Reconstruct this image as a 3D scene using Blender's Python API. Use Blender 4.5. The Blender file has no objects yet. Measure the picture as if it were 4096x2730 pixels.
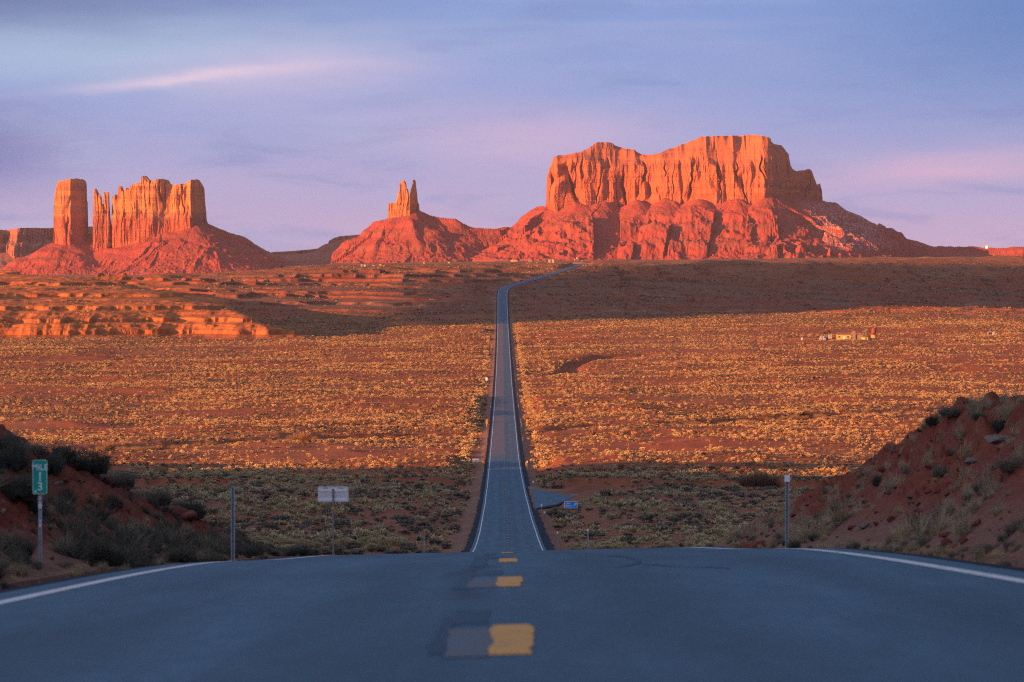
import bpy, bmesh, math, random
import numpy as np
from mathutils import Vector, Matrix

S = bpy.context.scene
COL = S.collection
R = math.radians
F = 14000.0            # focal length in photo pixels (4096 wide)
HOR = 1050.0           # photo row of the eye level
SUN_EL = R(6.5)
SUN_AZ = math.atan2(0.57, 0.82)     # direction the light travels, from +x towards +y

# ------------------------------------------------------------------ camera
cam_d = bpy.data.cameras.new('camera'); cam = bpy.data.objects.new('camera', cam_d); COL.objects.link(cam)
cam_d.sensor_width = 36.0; cam_d.lens = 36.0 * F / 4096.0
cam_d.clip_start = 0.5; cam_d.clip_end = 60000.0
cam.location = (0, 0, 0); cam.rotation_euler = (R(90) - math.atan((1365 - HOR) / F), 0, 0)
cam_d.dof.use_dof = True; cam_d.dof.focus_distance = 170.0
cam_d.dof.aperture_fstop = cam_d.lens / 1000.0 / 0.027
S.camera = cam

def lin(r, g, b):
    f = lambda c: (c / 255.0 / 12.92) if c / 255.0 <= 0.04045 else ((c / 255.0 + 0.055) / 1.055) ** 2.4
    return (f(r), f(g), f(b), 1.0)

# ------------------------------------------------------------------ node helper
class NT:
    def __init__(s, tree): s.t = tree; s.n = tree.nodes; s.l = tree.links
    def new(s, typ, **kw):
        n = s.n.new(typ)
        for k, v in kw.items(): setattr(n, k, v)
        return n
    def set(s, sock, v):
        if hasattr(v, 'default_value') or hasattr(v, 'links'): s.l.new(v, sock)
        else: sock.default_value = v
    def math(s, op, a, b=None, c=None, clamp=False):
        n = s.new('ShaderNodeMath', operation=op, use_clamp=clamp)
        s.set(n.inputs[0], a)
        if b is not None: s.set(n.inputs[1], b)
        if c is not None: s.set(n.inputs[2], c)
        return n.outputs[0]
    def mix(s, fac, a, b, blend='MIX'):
        n = s.new('ShaderNodeMix', data_type='RGBA', blend_type=blend)
        s.set(n.inputs[0], fac); s.set(n.inputs[6], a); s.set(n.inputs[7], b)
        return n.outputs[2]
    def ramp(s, fac, stops, interp='LINEAR'):
        n = s.new('ShaderNodeValToRGB'); n.color_ramp.interpolation = interp
        e = n.color_ramp.elements
        while len(e) < len(stops): e.new(0.5)
        for el, (p, c) in zip(e, stops):
            el.position = p; el.color = c if len(c) == 4 else (*c, 1)
        s.set(n.inputs[0], fac); return n.outputs[0]
    def maprange(s, v, a, b, c=0.0, d=1.0, smooth=True):
        n = s.new('ShaderNodeMapRange', interpolation_type='SMOOTHSTEP' if smooth else 'LINEAR')
        s.set(n.inputs[0], v); n.inputs[1].default_value = a; n.inputs[2].default_value = b
        n.inputs[3].default_value = c; n.inputs[4].default_value = d
        return n.outputs[0]
    def noise(s, vec, scale, detail=4, rough=0.55, dist=0.0, dim='3D', out=0):
        n = s.new('ShaderNodeTexNoise', noise_dimensions=dim)
        if vec is not None: s.l.new(vec, n.inputs['Vector'])
        n.inputs['Scale'].default_value = scale; n.inputs['Detail'].default_value = detail
        n.inputs['Roughness'].default_value = rough; n.inputs['Distortion'].default_value = dist
        return n.outputs[out]
    def vscale(s, vec, sc):
        n = s.new('ShaderNodeMapping'); s.l.new(vec, n.inputs[0]); n.inputs['Scale'].default_value = sc
        return n.outputs[0]
    def sep(s, vec):
        n = s.new('ShaderNodeSeparateXYZ'); s.l.new(vec, n.inputs[0]); return n.outputs
    def comb(s, x, y, z):
        n = s.new('ShaderNodeCombineXYZ')
        for i, v in enumerate((x, y, z)): s.set(n.inputs[i], v)
        return n.outputs[0]

# ------------------------------------------------------------------ world
world = bpy.data.worlds.new('World'); S.world = world; world.use_nodes = True
w = NT(world.node_tree); w.n.clear()
SKY_STRENGTH = 0.10
sky = w.new('ShaderNodeTexSky', sky_type='NISHITA'); sky.sun_disc = False
sky.sun_elevation = SUN_EL
sky.sun_rotation = math.atan2(-math.cos(SUN_AZ), -math.sin(SUN_AZ)) % (2 * math.pi)   # towards the sun, clockwise from +y
sky.altitude = 1600; sky.air_density = 1.0; sky.dust_density = 0.6; sky.ozone_density = 1.5
tc = w.new('ShaderNodeTexCoord'); dx, dy, dz = w.sep(tc.outputs['Generated'])
hyp = w.math('SQRT', w.math('ADD', w.math('MULTIPLY', dx, dx), w.math('MULTIPLY', dy, dy)))
el = w.math('DIVIDE', dz, w.math('MAXIMUM', hyp, 0.001))           # tan of elevation
az = w.math('ARCTAN2', dx, dy)                                      # bearing from +y
wv = w.comb(az, el, 0.0)
warp = w.noise(w.vscale(wv, (14, 60, 1)), 1.0, 3, 0.5)
warp2 = w.noise(w.vscale(wv, (55, 300, 1)), 1.0, 4, 0.6)
elw = w.math('ADD', w.math('ADD', el, w.math('MULTIPLY', w.math('SUBTRACT', warp, 0.5), 0.013)), w.math('MULTIPLY', w.math('SUBTRACT', warp2, 0.5), 0.0022))
haze_sky = w.ramp(w.math('MULTIPLY', elw, 6.0, clamp=True),
    [(0.0, lin(200, 171, 199)), (0.07, lin(187, 169, 204)), (0.18, lin(160, 166, 211)), (0.30, lin(140, 161, 212)),
     (0.46, lin(128, 156, 211)), (0.8, lin(114, 148, 207)), (1.0, lin(108, 142, 203))])
veil = w.noise(w.vscale(wv, (5, 34, 1)), 1.0, 6, 0.55, 0.9)
fine = w.noise(w.vscale(wv, (26, 150, 1)), 1.0, 5, 0.6, 0.6)
veilm = w.maprange(w.math('ADD', veil, w.math('MULTIPLY', w.math('SUBTRACT', fine, 0.5), 0.22)), 0.44, 0.70)
sky_c = w.mix(w.math('MULTIPLY', veilm, 0.60), haze_sky, lin(168, 177, 215))
gloom = w.noise(w.vscale(wv, (6, 30, 1)), 3.7, 5, 0.55, 0.5)
sky_c = w.mix(w.math('MULTIPLY', w.maprange(gloom, 0.50, 0.70), 0.50), sky_c, lin(122, 144, 196))
# darker blue upper corners, pale teal wisps over the towers
def blob(u0, v0, su, sv, slope=0.0, curve=0.0):
    du = w.math('SUBTRACT', az, u0)
    c = w.math('ADD', w.math('MULTIPLY', du, slope), w.math('MULTIPLY', w.math('MULTIPLY', du, du), curve))
    dv = w.math('SUBTRACT', w.math('SUBTRACT', elw, v0), c)
    q = w.math('ADD', w.math('POWER', w.math('DIVIDE', w.math('ABSOLUTE', du), su), 2.0), w.math('POWER', w.math('DIVIDE', w.math('ABSOLUTE', dv), sv), 2.0))
    return w.math('EXPONENT', w.math('MULTIPLY', q, -1.0))
def U(x): return (x - 2048) / F
def V(y): return (HOR - y) / F
wisp = w.noise(w.vscale(wv, (22, 120, 1)), 1.0, 6, 0.6, 1.0)
wm = w.maprange(wisp, 0.38, 0.66)
sky_c = w.mix(w.math('MULTIPLY', blob(U(4250), V(60), 0.065, 0.028), 0.85), sky_c, lin(92, 131, 188))
sky_c = w.mix(w.math('MULTIPLY', blob(U(0), V(30), 0.085, 0.014), 0.95), sky_c, lin(98, 118, 166))
sky_c = w.mix(w.math('MULTIPLY', blob(U(300), V(215), 0.085, 0.010, 0.03), 0.7), sky_c, lin(172, 196, 224))
sky_c = w.mix(w.math('MULTIPLY', w.math('MULTIPLY', blob(U(200), V(590), 0.022, 0.008, -0.42), wm), 0.8), sky_c, lin(178, 192, 220))
sky_c = w.mix(w.math('MULTIPLY', blob(U(-60), V(600), 0.024, 0.012), 0.85), sky_c, lin(112, 126, 182))
sky_c = w.mix(w.math('MULTIPLY', blob(U(850), V(298), 0.032, 0.0017, 0.085, -0.8), 0.78), sky_c, lin(236, 210, 224))
sky_c = w.mix(w.math('MULTIPLY', blob(U(1200), V(290), 0.040, 0.0075, 0.02), 0.6), sky_c, lin(205, 190, 220))
sky_c = w.mix(w.math('MULTIPLY', w.math('MULTIPLY', blob(U(1500), V(500), 0.045, 0.006, -0.06), wm), 0.45), sky_c, lin(188, 180, 215))
sky_c = w.mix(w.math('MULTIPLY', blob(U(2150), V(560), 0.034, 0.009), 0.60), sky_c, lin(205, 178, 210))
sky_c = w.mix(w.math('MULTIPLY', blob(U(3800), V(670), 0.034, 0.0045, 0.08, -1.4), 0.75), sky_c, lin(212, 178, 206))
low = w.maprange(el, 0.10, 0.45, 1.0, 0.0)
deck = w.mix(w.maprange(w.noise(w.vscale(tc.outputs['Generated'], (2.0, 2.0, 5.0)), 1.0, 5, 0.6), 0.35, 0.65, 0.25, 0.75), sky.outputs[0], tuple(c / SKY_STRENGTH for c in (0.22, 0.205, 0.245)) + (1,))
side = w.math('ADD', w.math('MULTIPLY', dx, -math.cos(SUN_AZ)), w.math('MULTIPLY', dy, -math.sin(SUN_AZ)))
dsc = w.new('ShaderNodeVectorMath', operation='SCALE'); w.l.new(deck, dsc.inputs[0]); w.set(dsc.inputs['Scale'], w.maprange(side, -0.9, 0.9, 0.12, 1.75)); deck = dsc.outputs[0]
scaled = w.new('ShaderNodeVectorMath', operation='SCALE'); w.l.new(sky_c, scaled.inputs[0]); scaled.inputs['Scale'].default_value = 0.392 / SKY_STRENGTH
mixed = w.mix(low, deck, scaled.outputs[0])
bg = w.new('ShaderNodeBackground'); w.l.new(mixed, bg.inputs[0]); bg.inputs[1].default_value = SKY_STRENGTH
wo = w.new('ShaderNodeOutputWorld'); w.l.new(bg.outputs[0], wo.inputs[0])

# ------------------------------------------------------------------ sun
sd = bpy.data.lights.new('sun', 'SUN'); sun = bpy.data.objects.new('sun', sd); COL.objects.link(sun)
sd.energy = 5.0; sd.angle = R(0.4); sd.color = (1.0, 0.375, 0.105)
ldir = Vector((math.cos(SUN_AZ) * math.cos(SUN_EL), math.sin(SUN_AZ) * math.cos(SUN_EL), -math.sin(SUN_EL)))
sun.rotation_euler = ldir.to_track_quat('-Z', 'Y').to_euler()

S.view_settings.view_transform = 'Standard'; S.view_settings.look = 'None'
S.view_settings.exposure = 1.45
S.cycles.max_bounces = 4; S.cycles.diffuse_bounces = 2; S.cycles.glossy_bounces = 2; S.cycles.volume_bounces = 0
S.cycles.caustics_reflective = False; S.cycles.caustics_refractive = False
S.cycles.use_denoising = False; S.cycles.filter_width = 1.1

# ------------------------------------------------------------------ numpy noise
def _h(ix, iy, seed):
    n = (ix.astype(np.int64) * 374761393 + iy.astype(np.int64) * 668265263 + seed * 974711) & 0xFFFFFFFF
    n = ((n ^ (n >> 13)) * 1274126177) & 0xFFFFFFFF
    n = ((n ^ (n >> 16)) * 2246822519) & 0xFFFFFFFF
    return ((n ^ (n >> 15)) & 0xFFFFFF) / float(0xFFFFFF)
def vn(x, y, seed=0):
    x = np.asarray(x, float); y = np.asarray(y, float)
    x, y = np.broadcast_arrays(x, y)
    ix = np.floor(x); iy = np.floor(y); fx = x - ix; fy = y - iy
    fx = fx * fx * fx * (fx * (fx * 6 - 15) + 10); fy = fy * fy * fy * (fy * (fy * 6 - 15) + 10)
    a = _h(ix, iy, seed); b = _h(ix + 1, iy, seed); c = _h(ix, iy + 1, seed); d = _h(ix + 1, iy + 1, seed)
    return (a + (b - a) * fx) * (1 - fy) + (c + (d - c) * fx) * fy
def fbm(x, y, o=4, seed=0, g=0.5):
    s = 0.0; a = 1.0; t = 0.0
    for i in range(o):
        s = s + a * (vn(x * 2 ** i + 17.3 * i, y * 2 ** i - 9.1 * i, seed + i) * 2 - 1); t += a; a *= g
    return s / t
def ridged(x, y, o=4, seed=0, g=0.5):
    s = 0.0; a = 1.0; t = 0.0
    for i in range(o):
        s = s + a * (1 - np.abs(vn(x * 2 ** i + 5.7 * i, y * 2 ** i + 3.3 * i, seed + i) * 2 - 1)); t += a; a *= g
    return s / t
def sst(a, b, x):
    t = np.clip((np.asarray(x, float) - a) / (b - a), 0, 1); return t * t * (3 - 2 * t)
def pchip(xs, ys):
    xs = np.array(xs, float); ys = np.array(ys, float); h = np.diff(xs); d = np.diff(ys) / h
    m = np.zeros_like(xs); m[0] = d[0]; m[-1] = d[-1]
    for i in range(1, len(xs) - 1):
        if d[i - 1] * d[i] > 0:
            w1 = 2 * h[i] + h[i - 1]; w2 = h[i] + 2 * h[i - 1]
            m[i] = (w1 + w2) / (w1 / d[i - 1] + w2 / d[i])
    def f(x):
        x = np.asarray(x, float); xc = np.clip(x, xs[0], xs[-1])
        k = np.clip(np.searchsorted(xs, xc, side='right') - 1, 0, len(h) - 1)
        t = (xc - xs[k]) / h[k]; t2 = t * t; t3 = t2 * t
        return (2 * t3 - 3 * t2 + 1) * ys[k] + (t3 - 2 * t2 + t) * h[k] * m[k] + (-2 * t3 + 3 * t2) * ys[k + 1] + (t3 - t2) * h[k] * m[k + 1]
    return f

# ------------------------------------------------------------------ road line and terrain
PROF = pchip([-900, -300, -60, 0, 13, 25, 41.5, 55, 75, 110, 150, 217, 280, 330, 375, 479, 595, 729, 880, 1041, 1282, 1547, 1862, 2100, 2400, 2570, 2708, 2946, 3120, 3260, 3430, 3600, 3780, 3930, 4200, 5000, 20000],
             [-4, -1.2, -0.35, -0.80, -1.60, -2.36, -3.50, -4.60, -6.20, -9.25, -12.75, -18.35, -23.55, -27.65, -30.75, -36.2, -41.1, -45.8, -49.6, -52.0, -54.2, -55.8, -54.6, -51.8, -47.6, -44.8, -35.5, -23.8, -19.4, -16.8, -13.5, -9.5, -5.7, -2.6, -1.5, 0, 4])
RXF = pchip([-900, 0, 60, 375, 880, 1282, 1862, 2569, 2880, 2940, 3000, 3060, 3120, 3260, 3430, 3600, 3780, 3880, 3950, 4010, 4080, 4140, 4300],
            [1.0, 0.0, -0.10, -0.4, -1.9, -2.9, -4.5, -6.7, -7.8, -7.6, -5.8, -2.2, 2.6, 15.4, 31, 48.6, 64, 72.5, 78, 80, 77, 70, 45])
def RX(y): return RXF(y)
def cross(y): return 0.023 * (1 - sst(90, 300, y))
def crown(y, o): return -0.022 * np.abs(o) * sst(300, 420, y)
def road_z(x, y): return PROF(y) + cross(y) * (x - RX(y)) + crown(y, np.clip(x - RX(y), -4.5, 4.5))
WASH1 = lambda x: 722 + 9 * fbm(x / 40.0, 3.3, 3, 5) + 0.03 * x
WASH2 = lambda x: 1095 + 1.25 * x + 22 * fbm(x / 60.0, 1.7, 3, 8)
def bench(x, y):
    """the layered red bench left of the road; returns its elevation"""
    yf = 2272 + 34 * fbm(x / 90.0, 0.5, 4, 21) + 14 * fbm(x / 22.0, 1.5, 3, 28) + 0.06 * (x + 131) + 34 * np.exp(-((x + 236) / 26.0) ** 2)
    xe = -131 - (y - 2290) * 0.19 + 8 * fbm(y / 60.0, 2.5, 3, 22)
    t_ = xe - x; d1 = y - yf; d2 = np.where(t_ < 28, t_, 28 + (t_ - 28) * 5.0)
    d = np.minimum(d1, d2)
    d = np.where(np.abs(d1 - d2) < 40, d - (40 - np.abs(d1 - d2)) ** 2 / 160, d)
    d = d + (24 * fbm(x / 42.0, y / 90.0, 4, 23) + 15 * ridged(x / 15.0, y / 50.0, 3, 25) - 10 + 3 * ridged(x / 5.0, y / 24.0, 2, 29)) * sst(-40, 30, d)
    ramp = np.interp(d, [-70, -34, 0, 24, 62, 110, 190, 260, 340, 420, 560, 700, 1000], [-9, -3, 2, 10, 16.5, 20.5, 25, 28.5, 32, 34.5, 38, 41, 43])
    ramp = ramp + 3.4 * fbm(x / 48.0, y / 60.0, 4, 24) * sst(0, 60, d)
    st = 7.4; k = np.floor(ramp / st); fr = ramp / st - k; edge = 0.66 + 0.05 * (vn(x / 30.0, k * 3.1, 26) - 0.5)
    ter = (k + 0.58 * fr + 0.34 * sst(edge - 0.03, edge + 0.05, fr) + 0.08 * sst(0.2, 0.3, fr)) * st
    amt = 0.88 * sst(-2, 8, d)
    z = -50.5 + ramp * (1 - amt) + ter * amt
    z = z + 4.6 * np.exp(-((x + 204) / 9.0) ** 2 - ((y - 2690) / 16.0) ** 2) + 0.5 * fbm(x / 6.0, y / 8.0, 3, 27) * sst(0, 20, d)
    return z, d
def natural(x, y):
    """open ground away from the road"""
    x = np.asarray(x, float); y = np.asarray(y, float)
    p = PROF(y)
    far = sst(2700, 3700, y)
    z = p + far * 0.011 * np.clip(x, -700, 700)
    va = sst(320, 420, y)
    z = z + va * (1.7 * fbm(x / 130.0, y / 190.0, 3, 1) + 0.75 * fbm(x / 38.0, y / 52.0, 3, 2) + 0.20 * fbm(x / 9.0, y / 11.0, 2, 3))
    sw = sst(740, 860, y) * (1 - sst(2450, 2600, y)); z = z + sw * ((1.5 + 1.2 * (1 - sst(850, 1050, y))) * fbm(x / 150.0 + 3.0, y / 42.0 - 0.35 * x / 42.0, 3, 6) + 0.9 * np.clip(ridged(x / 95.0, y / 60.0 + 0.5 * x / 60.0, 3, 7) - 0.62, 0, 1) * 4)
    z = z - 26 * sst(190, 620, -x) * sst(3250, 3900, y)
    # washes
    w1 = WASH1(x); bump = sst(w1 - 48, w1 - 22, y) * (1 - sst(w1, w1 + 3.5, y))
    z = z - 1.9 * bump
    w2 = WASH2(x); bump2 = sst(w2 - 40, w2 - 12, y) * (1 - sst(w2 + 2, w2 + 9, y)); z = z - 2.2 * bump2
    gp = np.array([(12.5, 1700), (17, 1742), (24, 1768), (31, 1800), (32, 1880), (40, 1945), (55, 1985), (78, 2010)]); gd = np.full(z.shape, 1e9); gm = (y > 1600) & (y < 2100) & (np.abs(x - 45) < 90)
    if gm.any():
        xs_, ys_ = x[gm], y[gm]; dd = np.full(xs_.shape, 1e9)
        for a_, b_ in zip(gp[:-1], gp[1:]):
            v_ = b_ - a_; tt = np.clip(((xs_ - a_[0]) * v_[0] + (ys_ - a_[1]) * v_[1]) / (v_ @ v_), 0, 1); dd = np.minimum(dd, np.hypot(xs_ - a_[0] - tt * v_[0], (ys_ - a_[1] - tt * v_[1]) * 0.6))
        gd[gm] = dd
    z = z - 3.0 * np.exp(-(gd / 5.5) ** 2)
    # rising broken ground beyond the valley
    up = sst(2550, 2900, y) * (1 - sst(4300, 5200, y))
    z = z + up * (8.5 * ridged(x / 150.0 + 0.3 * fbm(x / 90, y / 90, 2, 31), y / 260.0, 4, 30) - 5.8 + 2.2 * fbm(x / 45.0, y / 60.0, 4, 32))
    hum = sst(3050, 3250, y) * (1 - sst(3650, 3800, y)); z = z + hum * 11.0 * (np.clip(ridged(x / 75.0, y / 200.0, 3, 34) - 0.55, 0, 1)) * 2.0 * sst(20, 60, np.abs(x - RX(y)))
    tb = sst(2600, 2720, y) * (1 - sst(3500, 3800, y)); nz_ = 2.6 * fbm(x / 120.0, y / 120.0, 3, 91) + 0.8 * fbm(x / 26.0, y / 30.0, 3, 92); zz = z + nz_ + 0.012 * x
    kk = np.floor(zz / 4.2); fr_ = zz / 4.2 - kk; z = z * (1 - 0.85 * tb) + ((kk + 0.35 * fr_ + 0.65 * sst(0.70, 0.86, fr_)) * 4.2 - nz_ - 0.012 * x) * 0.85 * tb
    # right of the road the slope drains away to the right
    z = z - sst(2650, 2950, y) * (1 - sst(3700, 4000, y)) * 0.020 * np.clip(x - RX(y) - 12, 0, 500)
    # bench on the left
    bz, d = bench(x, y)
    bz = bz - 3.0 * sst(3000, 3500, y)
    z = np.where((y > 2150) & (x < 60), np.maximum(z, bz - 60 * sst(3150, 3700, y)), z)
    # near ridge that the road cuts through, higher to the left (shades the crest and the first half mile)
    N = np.interp(y, [-900, -200, 0, 40, 72, 82, 92, 120, 200, 330, 450], [3, 2.2, 1.2, 0.2, -1.9, -6.2, -9.2, -12.2, -20.5, -29.5, -34.5])
    tilt = np.where(x < 0, np.interp(-x, [0, 7, 12, 20, 30, 60, 200, 400, 900], [-0.6, -1.9, -1.8, 0.6, 3.3, 6.8, 11.0, 14, 16]), np.interp(x, [0, 7, 12, 40, 200, 900], [-0.3, -1.1, -1.75, -1.6, -3, -12]))
    near = 1 - sst(300, 480, y)
    gx = np.where(y > 78, 1.0, 1.0)
    N = N + tilt * gx * np.interp(y, [-900, 70, 110], [1, 1, 0.0])
    z = z * (1 - near) + N * near
    # hill outside the picture on the left: keeps the valley floor in shade up to about 850 m
    hl = 46 * np.exp(-((x + 400) / 180.0) ** 2) * sst(-200, 60, y) * (1 - sst(480, 760, y + 0.35 * (x + 420)))
    for ky, kx, kh, kw in ((200, -150, 20, 60), (290, -165, 22, 55), (380, -170, 23, 50), (455, -160, 26, 38), (520, -178, 31, 40), (585, -165, 25, 30), (640, -190, 31, 34), (690, -172, 18, 24), (735, -186, 16, 24), (775, -200, 11, 20), (828, -215, 12, 18)):
        hl = hl + kh * np.exp(-((x - kx) / (0.75 * kw + 8)) ** 2 - ((y - ky) / kw) ** 2)
    z = z + hl * (1 + 0.25 * fbm(x / 45.0, y / 38.0, 4, 9))
    return z
def height(x, y):
    x = np.asarray(x, float); y = np.asarray(y, float)
    nat = natural(x, y); rz = road_z(x, y); off = x - RX(y); ao = np.abs(off)
    # cut banks beside the crest
    kL, sL = 0.46, 4.8; kR, sR = 0.66, 4.8
    side = np.where(off < 0, kL * np.clip(ao - sL, 0, None), kR * np.clip(ao - sR, 0, None) - 0.012 * np.clip(ao - sR, 0, None) ** 2)
    chunk = vn(x / 0.62 + 0.8 * fbm(x / 0.9, y / 0.9, 2, 45), y / 0.85, 46); chunk2 = vn(x / 0.21, y / 0.26, 47)
    rough = 0.50 * (ridged(x / 1.5, y / 2.4, 4, 41) - 0.55) + 0.55 * fbm(x / 3.6, y / 5.0, 3, 42) + 0.24 * np.floor(chunk * 5) / 5.0 + 0.13 * np.floor(chunk2 * 3) / 3.0 - 0.2 + 0.10 * fbm(x / 0.25, y / 0.3, 2, 43)
    bank = rz + side + rough * np.where(off > 0, 1.35, 1.0) * np.clip((ao - 4.9) / 1.8, 0, 1)
    cap = nat + 0.35 * fbm(x / 2.0, y / 3.0, 3, 44) + 0.6 * (rough * 0.6)
    k = 0.7; hmix = np.clip(0.5 + 0.5 * (bank - cap) / k, 0, 1)
    cut = bank * (1 - hmix) + cap * hmix - k * hmix * (1 - hmix)
    nearm = 1 - sst(85, 130, y)
    # elsewhere: low embankment grading into the open ground
    fill = rz - np.interp(ao, [4.4, 5.3, 6.3, 9.0], [0.05, 0.14, 0.40, 0.75])
    g = sst(6.0, 15.0, ao)
    openz = fill * (1 - g) + nat * g
    z = cut * nearm + openz * (1 - nearm)
    # scenic turnout and driveways sit level with the road
    tmask = sst(555, 572, y) * (1 - sst(700, 716, y)) * (1 - sst(12.5 - 0.11 * np.abs(y - 640), 15.5 - 0.11 * np.abs(y - 640), off)) * (off > 0)
    tmask = np.maximum(tmask, sst(632, 642, y - 1.6 * (off - 11)) * (1 - sst(652, 662, y - 1.6 * (off - 11))) * (off > 8) * (1 - sst(20, 26, off)))
    z = z * (1 - tmask) + (PROF(y) - 0.10) * tmask
    return np.where(ao < 4.45, rz - 0.10, z)
TRACKS = ((2835, -600, 4, 0.0), (3012, -600, 4, 0.02), (2700, 8, 3, 0.01), (2905, 8, 4, 0.015), (2790, -600, 2.5, 0.0))
def hz(x, y): return float(height(np.array([x]), np.array([y]))[0])

# ------------------------------------------------------------------ mesh helpers
def mesh_grid(name, X, Y, Z, mat, smooth=True, attr=None):
    nr, nc = X.shape
    me = bpy.data.meshes.new(name)
    v = np.stack([X, Y, Z], -1).reshape(-1, 3).astype(np.float32)
    i = np.arange(nr * nc).reshape(nr, nc)
    q = np.stack([i[:-1, :-1], i[:-1, 1:], i[1:, 1:], i[1:, :-1]], -1).reshape(-1, 4).astype(np.int32)
    fill_mesh(me, v, q, smooth)
    if attr is not None:
        for nm, a in attr.items():
            if a.ndim == 3:
                at = me.attributes.new(nm, 'FLOAT_COLOR', 'POINT'); at.data.foreach_set('color', np.concatenate([a.reshape(-1, 3), np.ones((nr * nc, 1))], 1).astype(np.float32).ravel())
            else:
                at = me.attributes.new(nm, 'FLOAT', 'POINT'); at.data.foreach_set('value', a.astype(np.float32).ravel())
    me.materials.append(mat)
    return me
def fill_mesh(me, v, q, smooth=False):
    n = q.shape[1]
    me.vertices.add(len(v)); me.vertices.foreach_set('co', np.asarray(v, np.float32).ravel())
    me.loops.add(q.size); me.loops.foreach_set('vertex_index', np.asarray(q, np.int32).ravel())
    me.polygons.add(len(q)); me.polygons.foreach_set('loop_start', np.arange(0, q.size, n, dtype=np.int32))
    me.polygons.foreach_set('use_smooth', np.full(len(q), smooth))
    me.update(calc_edges=True); me.validate()
def link(name, me, parent=None, loc=None):
    o = bpy.data.objects.new(name, me); COL.objects.link(o)
    if parent is not None: o.parent = parent
    if loc is not None: o.location = loc
    return o
def struct(name, me, kind='structure'):
    o = link(name, me); o['kind'] = kind; return o
def tag(o, label, cat, group=None):
    o['label'] = label; o['category'] = cat
    if group: o['group'] = group
    return o
def thing(name, label, cat, loc=(0, 0, 0), rz=0.0, group=None):
    o = bpy.data.objects.new(name, None); COL.objects.link(o); o.empty_display_size = 0.2
    o.location = loc; o.rotation_euler = (0, 0, rz)
    return tag(o, label, cat, group)
class MB:
    """collects simple shapes into one mesh"""
    def __init__(s): s.v = []; s.f = []
    def add(s, vs, fs):
        b = len(s.v); s.v += [tuple(p) for p in vs]; s.f += [tuple(b + i for i in f) for f in fs]; return s
    def box(s, c, d, rz=0.0, taper=1.0):
        hx, hy, h2 = d[0] / 2, d[1] / 2, d[2] / 2; cs, sn = math.cos(rz), math.sin(rz); vs = []
        for k, zz in ((1, -h2), (taper, h2)):
            for a, b in ((-1, -1), (1, -1), (1, 1), (-1, 1)):
                x, y = a * hx * k, b * hy * k; vs.append((c[0] + x * cs - y * sn, c[1] + x * sn + y * cs, c[2] + zz))
        return s.add(vs, [(3, 2, 1, 0), (4, 5, 6, 7), (0, 1, 5, 4), (1, 2, 6, 5), (2, 3, 7, 6), (3, 0, 4, 7)])
    def tube(s, p, q, r0, r1=None, n=8, cap=True):
        r1 = r0 if r1 is None else r1; p = Vector(p); q = Vector(q); d = (q - p).normalized()
        a = d.orthogonal().normalized(); b = d.cross(a); vs = []
        for c, r in ((p, r0), (q, r1)):
            for i in range(n):
                t = 2 * math.pi * i / n; vs.append(c + a * (r * math.cos(t)) + b * (r * math.sin(t)))
        fs = [(i, (i + 1) % n, n + (i + 1) % n, n + i) for i in range(n)]
        if cap: fs += [tuple(range(n - 1, -1, -1)), tuple(range(n, 2 * n))]
        return s.add(vs, fs)
    def prism(s, pts, y0, y1):
        """outline in x,z extruded along y"""
        n = len(pts); vs = [(x, y0, z) for x, z in pts] + [(x, y1, z) for x, z in pts]
        fs = [tuple(range(n)), tuple(range(2 * n - 1, n - 1, -1))] + [(i, n + i, n + (i + 1) % n, (i + 1) % n) for i in range(n)]
        return s.add(vs, fs)
    def prism_z(s, pts, z0, z1):
        n = len(pts); vs = [(x, y, z0) for x, y in pts] + [(x, y, z1) for x, y in pts]
        fs = [tuple(range(n - 1, -1, -1)), tuple(range(n, 2 * n))] + [(i, (i + 1) % n, n + (i + 1) % n, n + i) for i in range(n)]
        return s.add(vs, fs)
    def mesh(s, name, mat, smooth=False):
        me = bpy.data.meshes.new(name); me.from_pydata(s.v, [], s.f); me.validate()
        if mat: me.materials.append(mat)
        if smooth: me.polygons.foreach_set('use_smooth', [True] * len(me.polygons))
        return me
    def build(s, name, mat, parent=None, smooth=False): return link(name, s.mesh(name, mat, smooth), parent)
def rrect(wd, ht, r, n=4):
    pts = []
    for cx, cy, a0 in ((wd / 2 - r, ht / 2 - r, 0), (-wd / 2 + r, ht / 2 - r, 90), (-wd / 2 + r, -ht / 2 + r, 180), (wd / 2 - r, -ht / 2 + r, 270)):
        for i in range(n + 1):
            a = R(a0 + 90 * i / n); pts.append((cx + r * math.cos(a), cy + r * math.sin(a)))
    return pts

# ------------------------------------------------------------------ materials
def mat_new(name):
    m = bpy.data.materials.new(name); m.use_nodes = True; t = NT(m.node_tree); t.n.clear()
    out = t.new('ShaderNodeOutputMaterial'); b = t.new('ShaderNodeBsdfPrincipled'); t.l.new(b.outputs[0], out.inputs[0])
    b.inputs['Roughness'].default_value = 0.9; b.inputs['Specular IOR Level'].default_value = 0.2
    return m, t, b
def mat_plain(name, col, rough=0.6, metal=0.0, var=0.12, scale=6.0, spec=0.3, dirt=None):
    m, t, b = mat_new(name)
    tco = t.new('ShaderNodeTexCoord'); n = t.noise(tco.outputs['Object'], scale, 5, 0.6)
    c2 = tuple(c * (1 - 2.2 * var) for c in col[:3]) + (1,)
    if dirt: c2 = dirt
    t.l.new(t.mix(t.maprange(n, 0.35, 0.75), (*col[:3], 1), c2), b.inputs['Base Color'])
    b.inputs['Roughness'].default_value = rough; b.inputs['Metallic'].default_value = metal; b.inputs['Specular IOR Level'].default_value = spec
    return m
def geo_pos(t): return t.new('ShaderNodeNewGeometry').outputs['Position']
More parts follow.
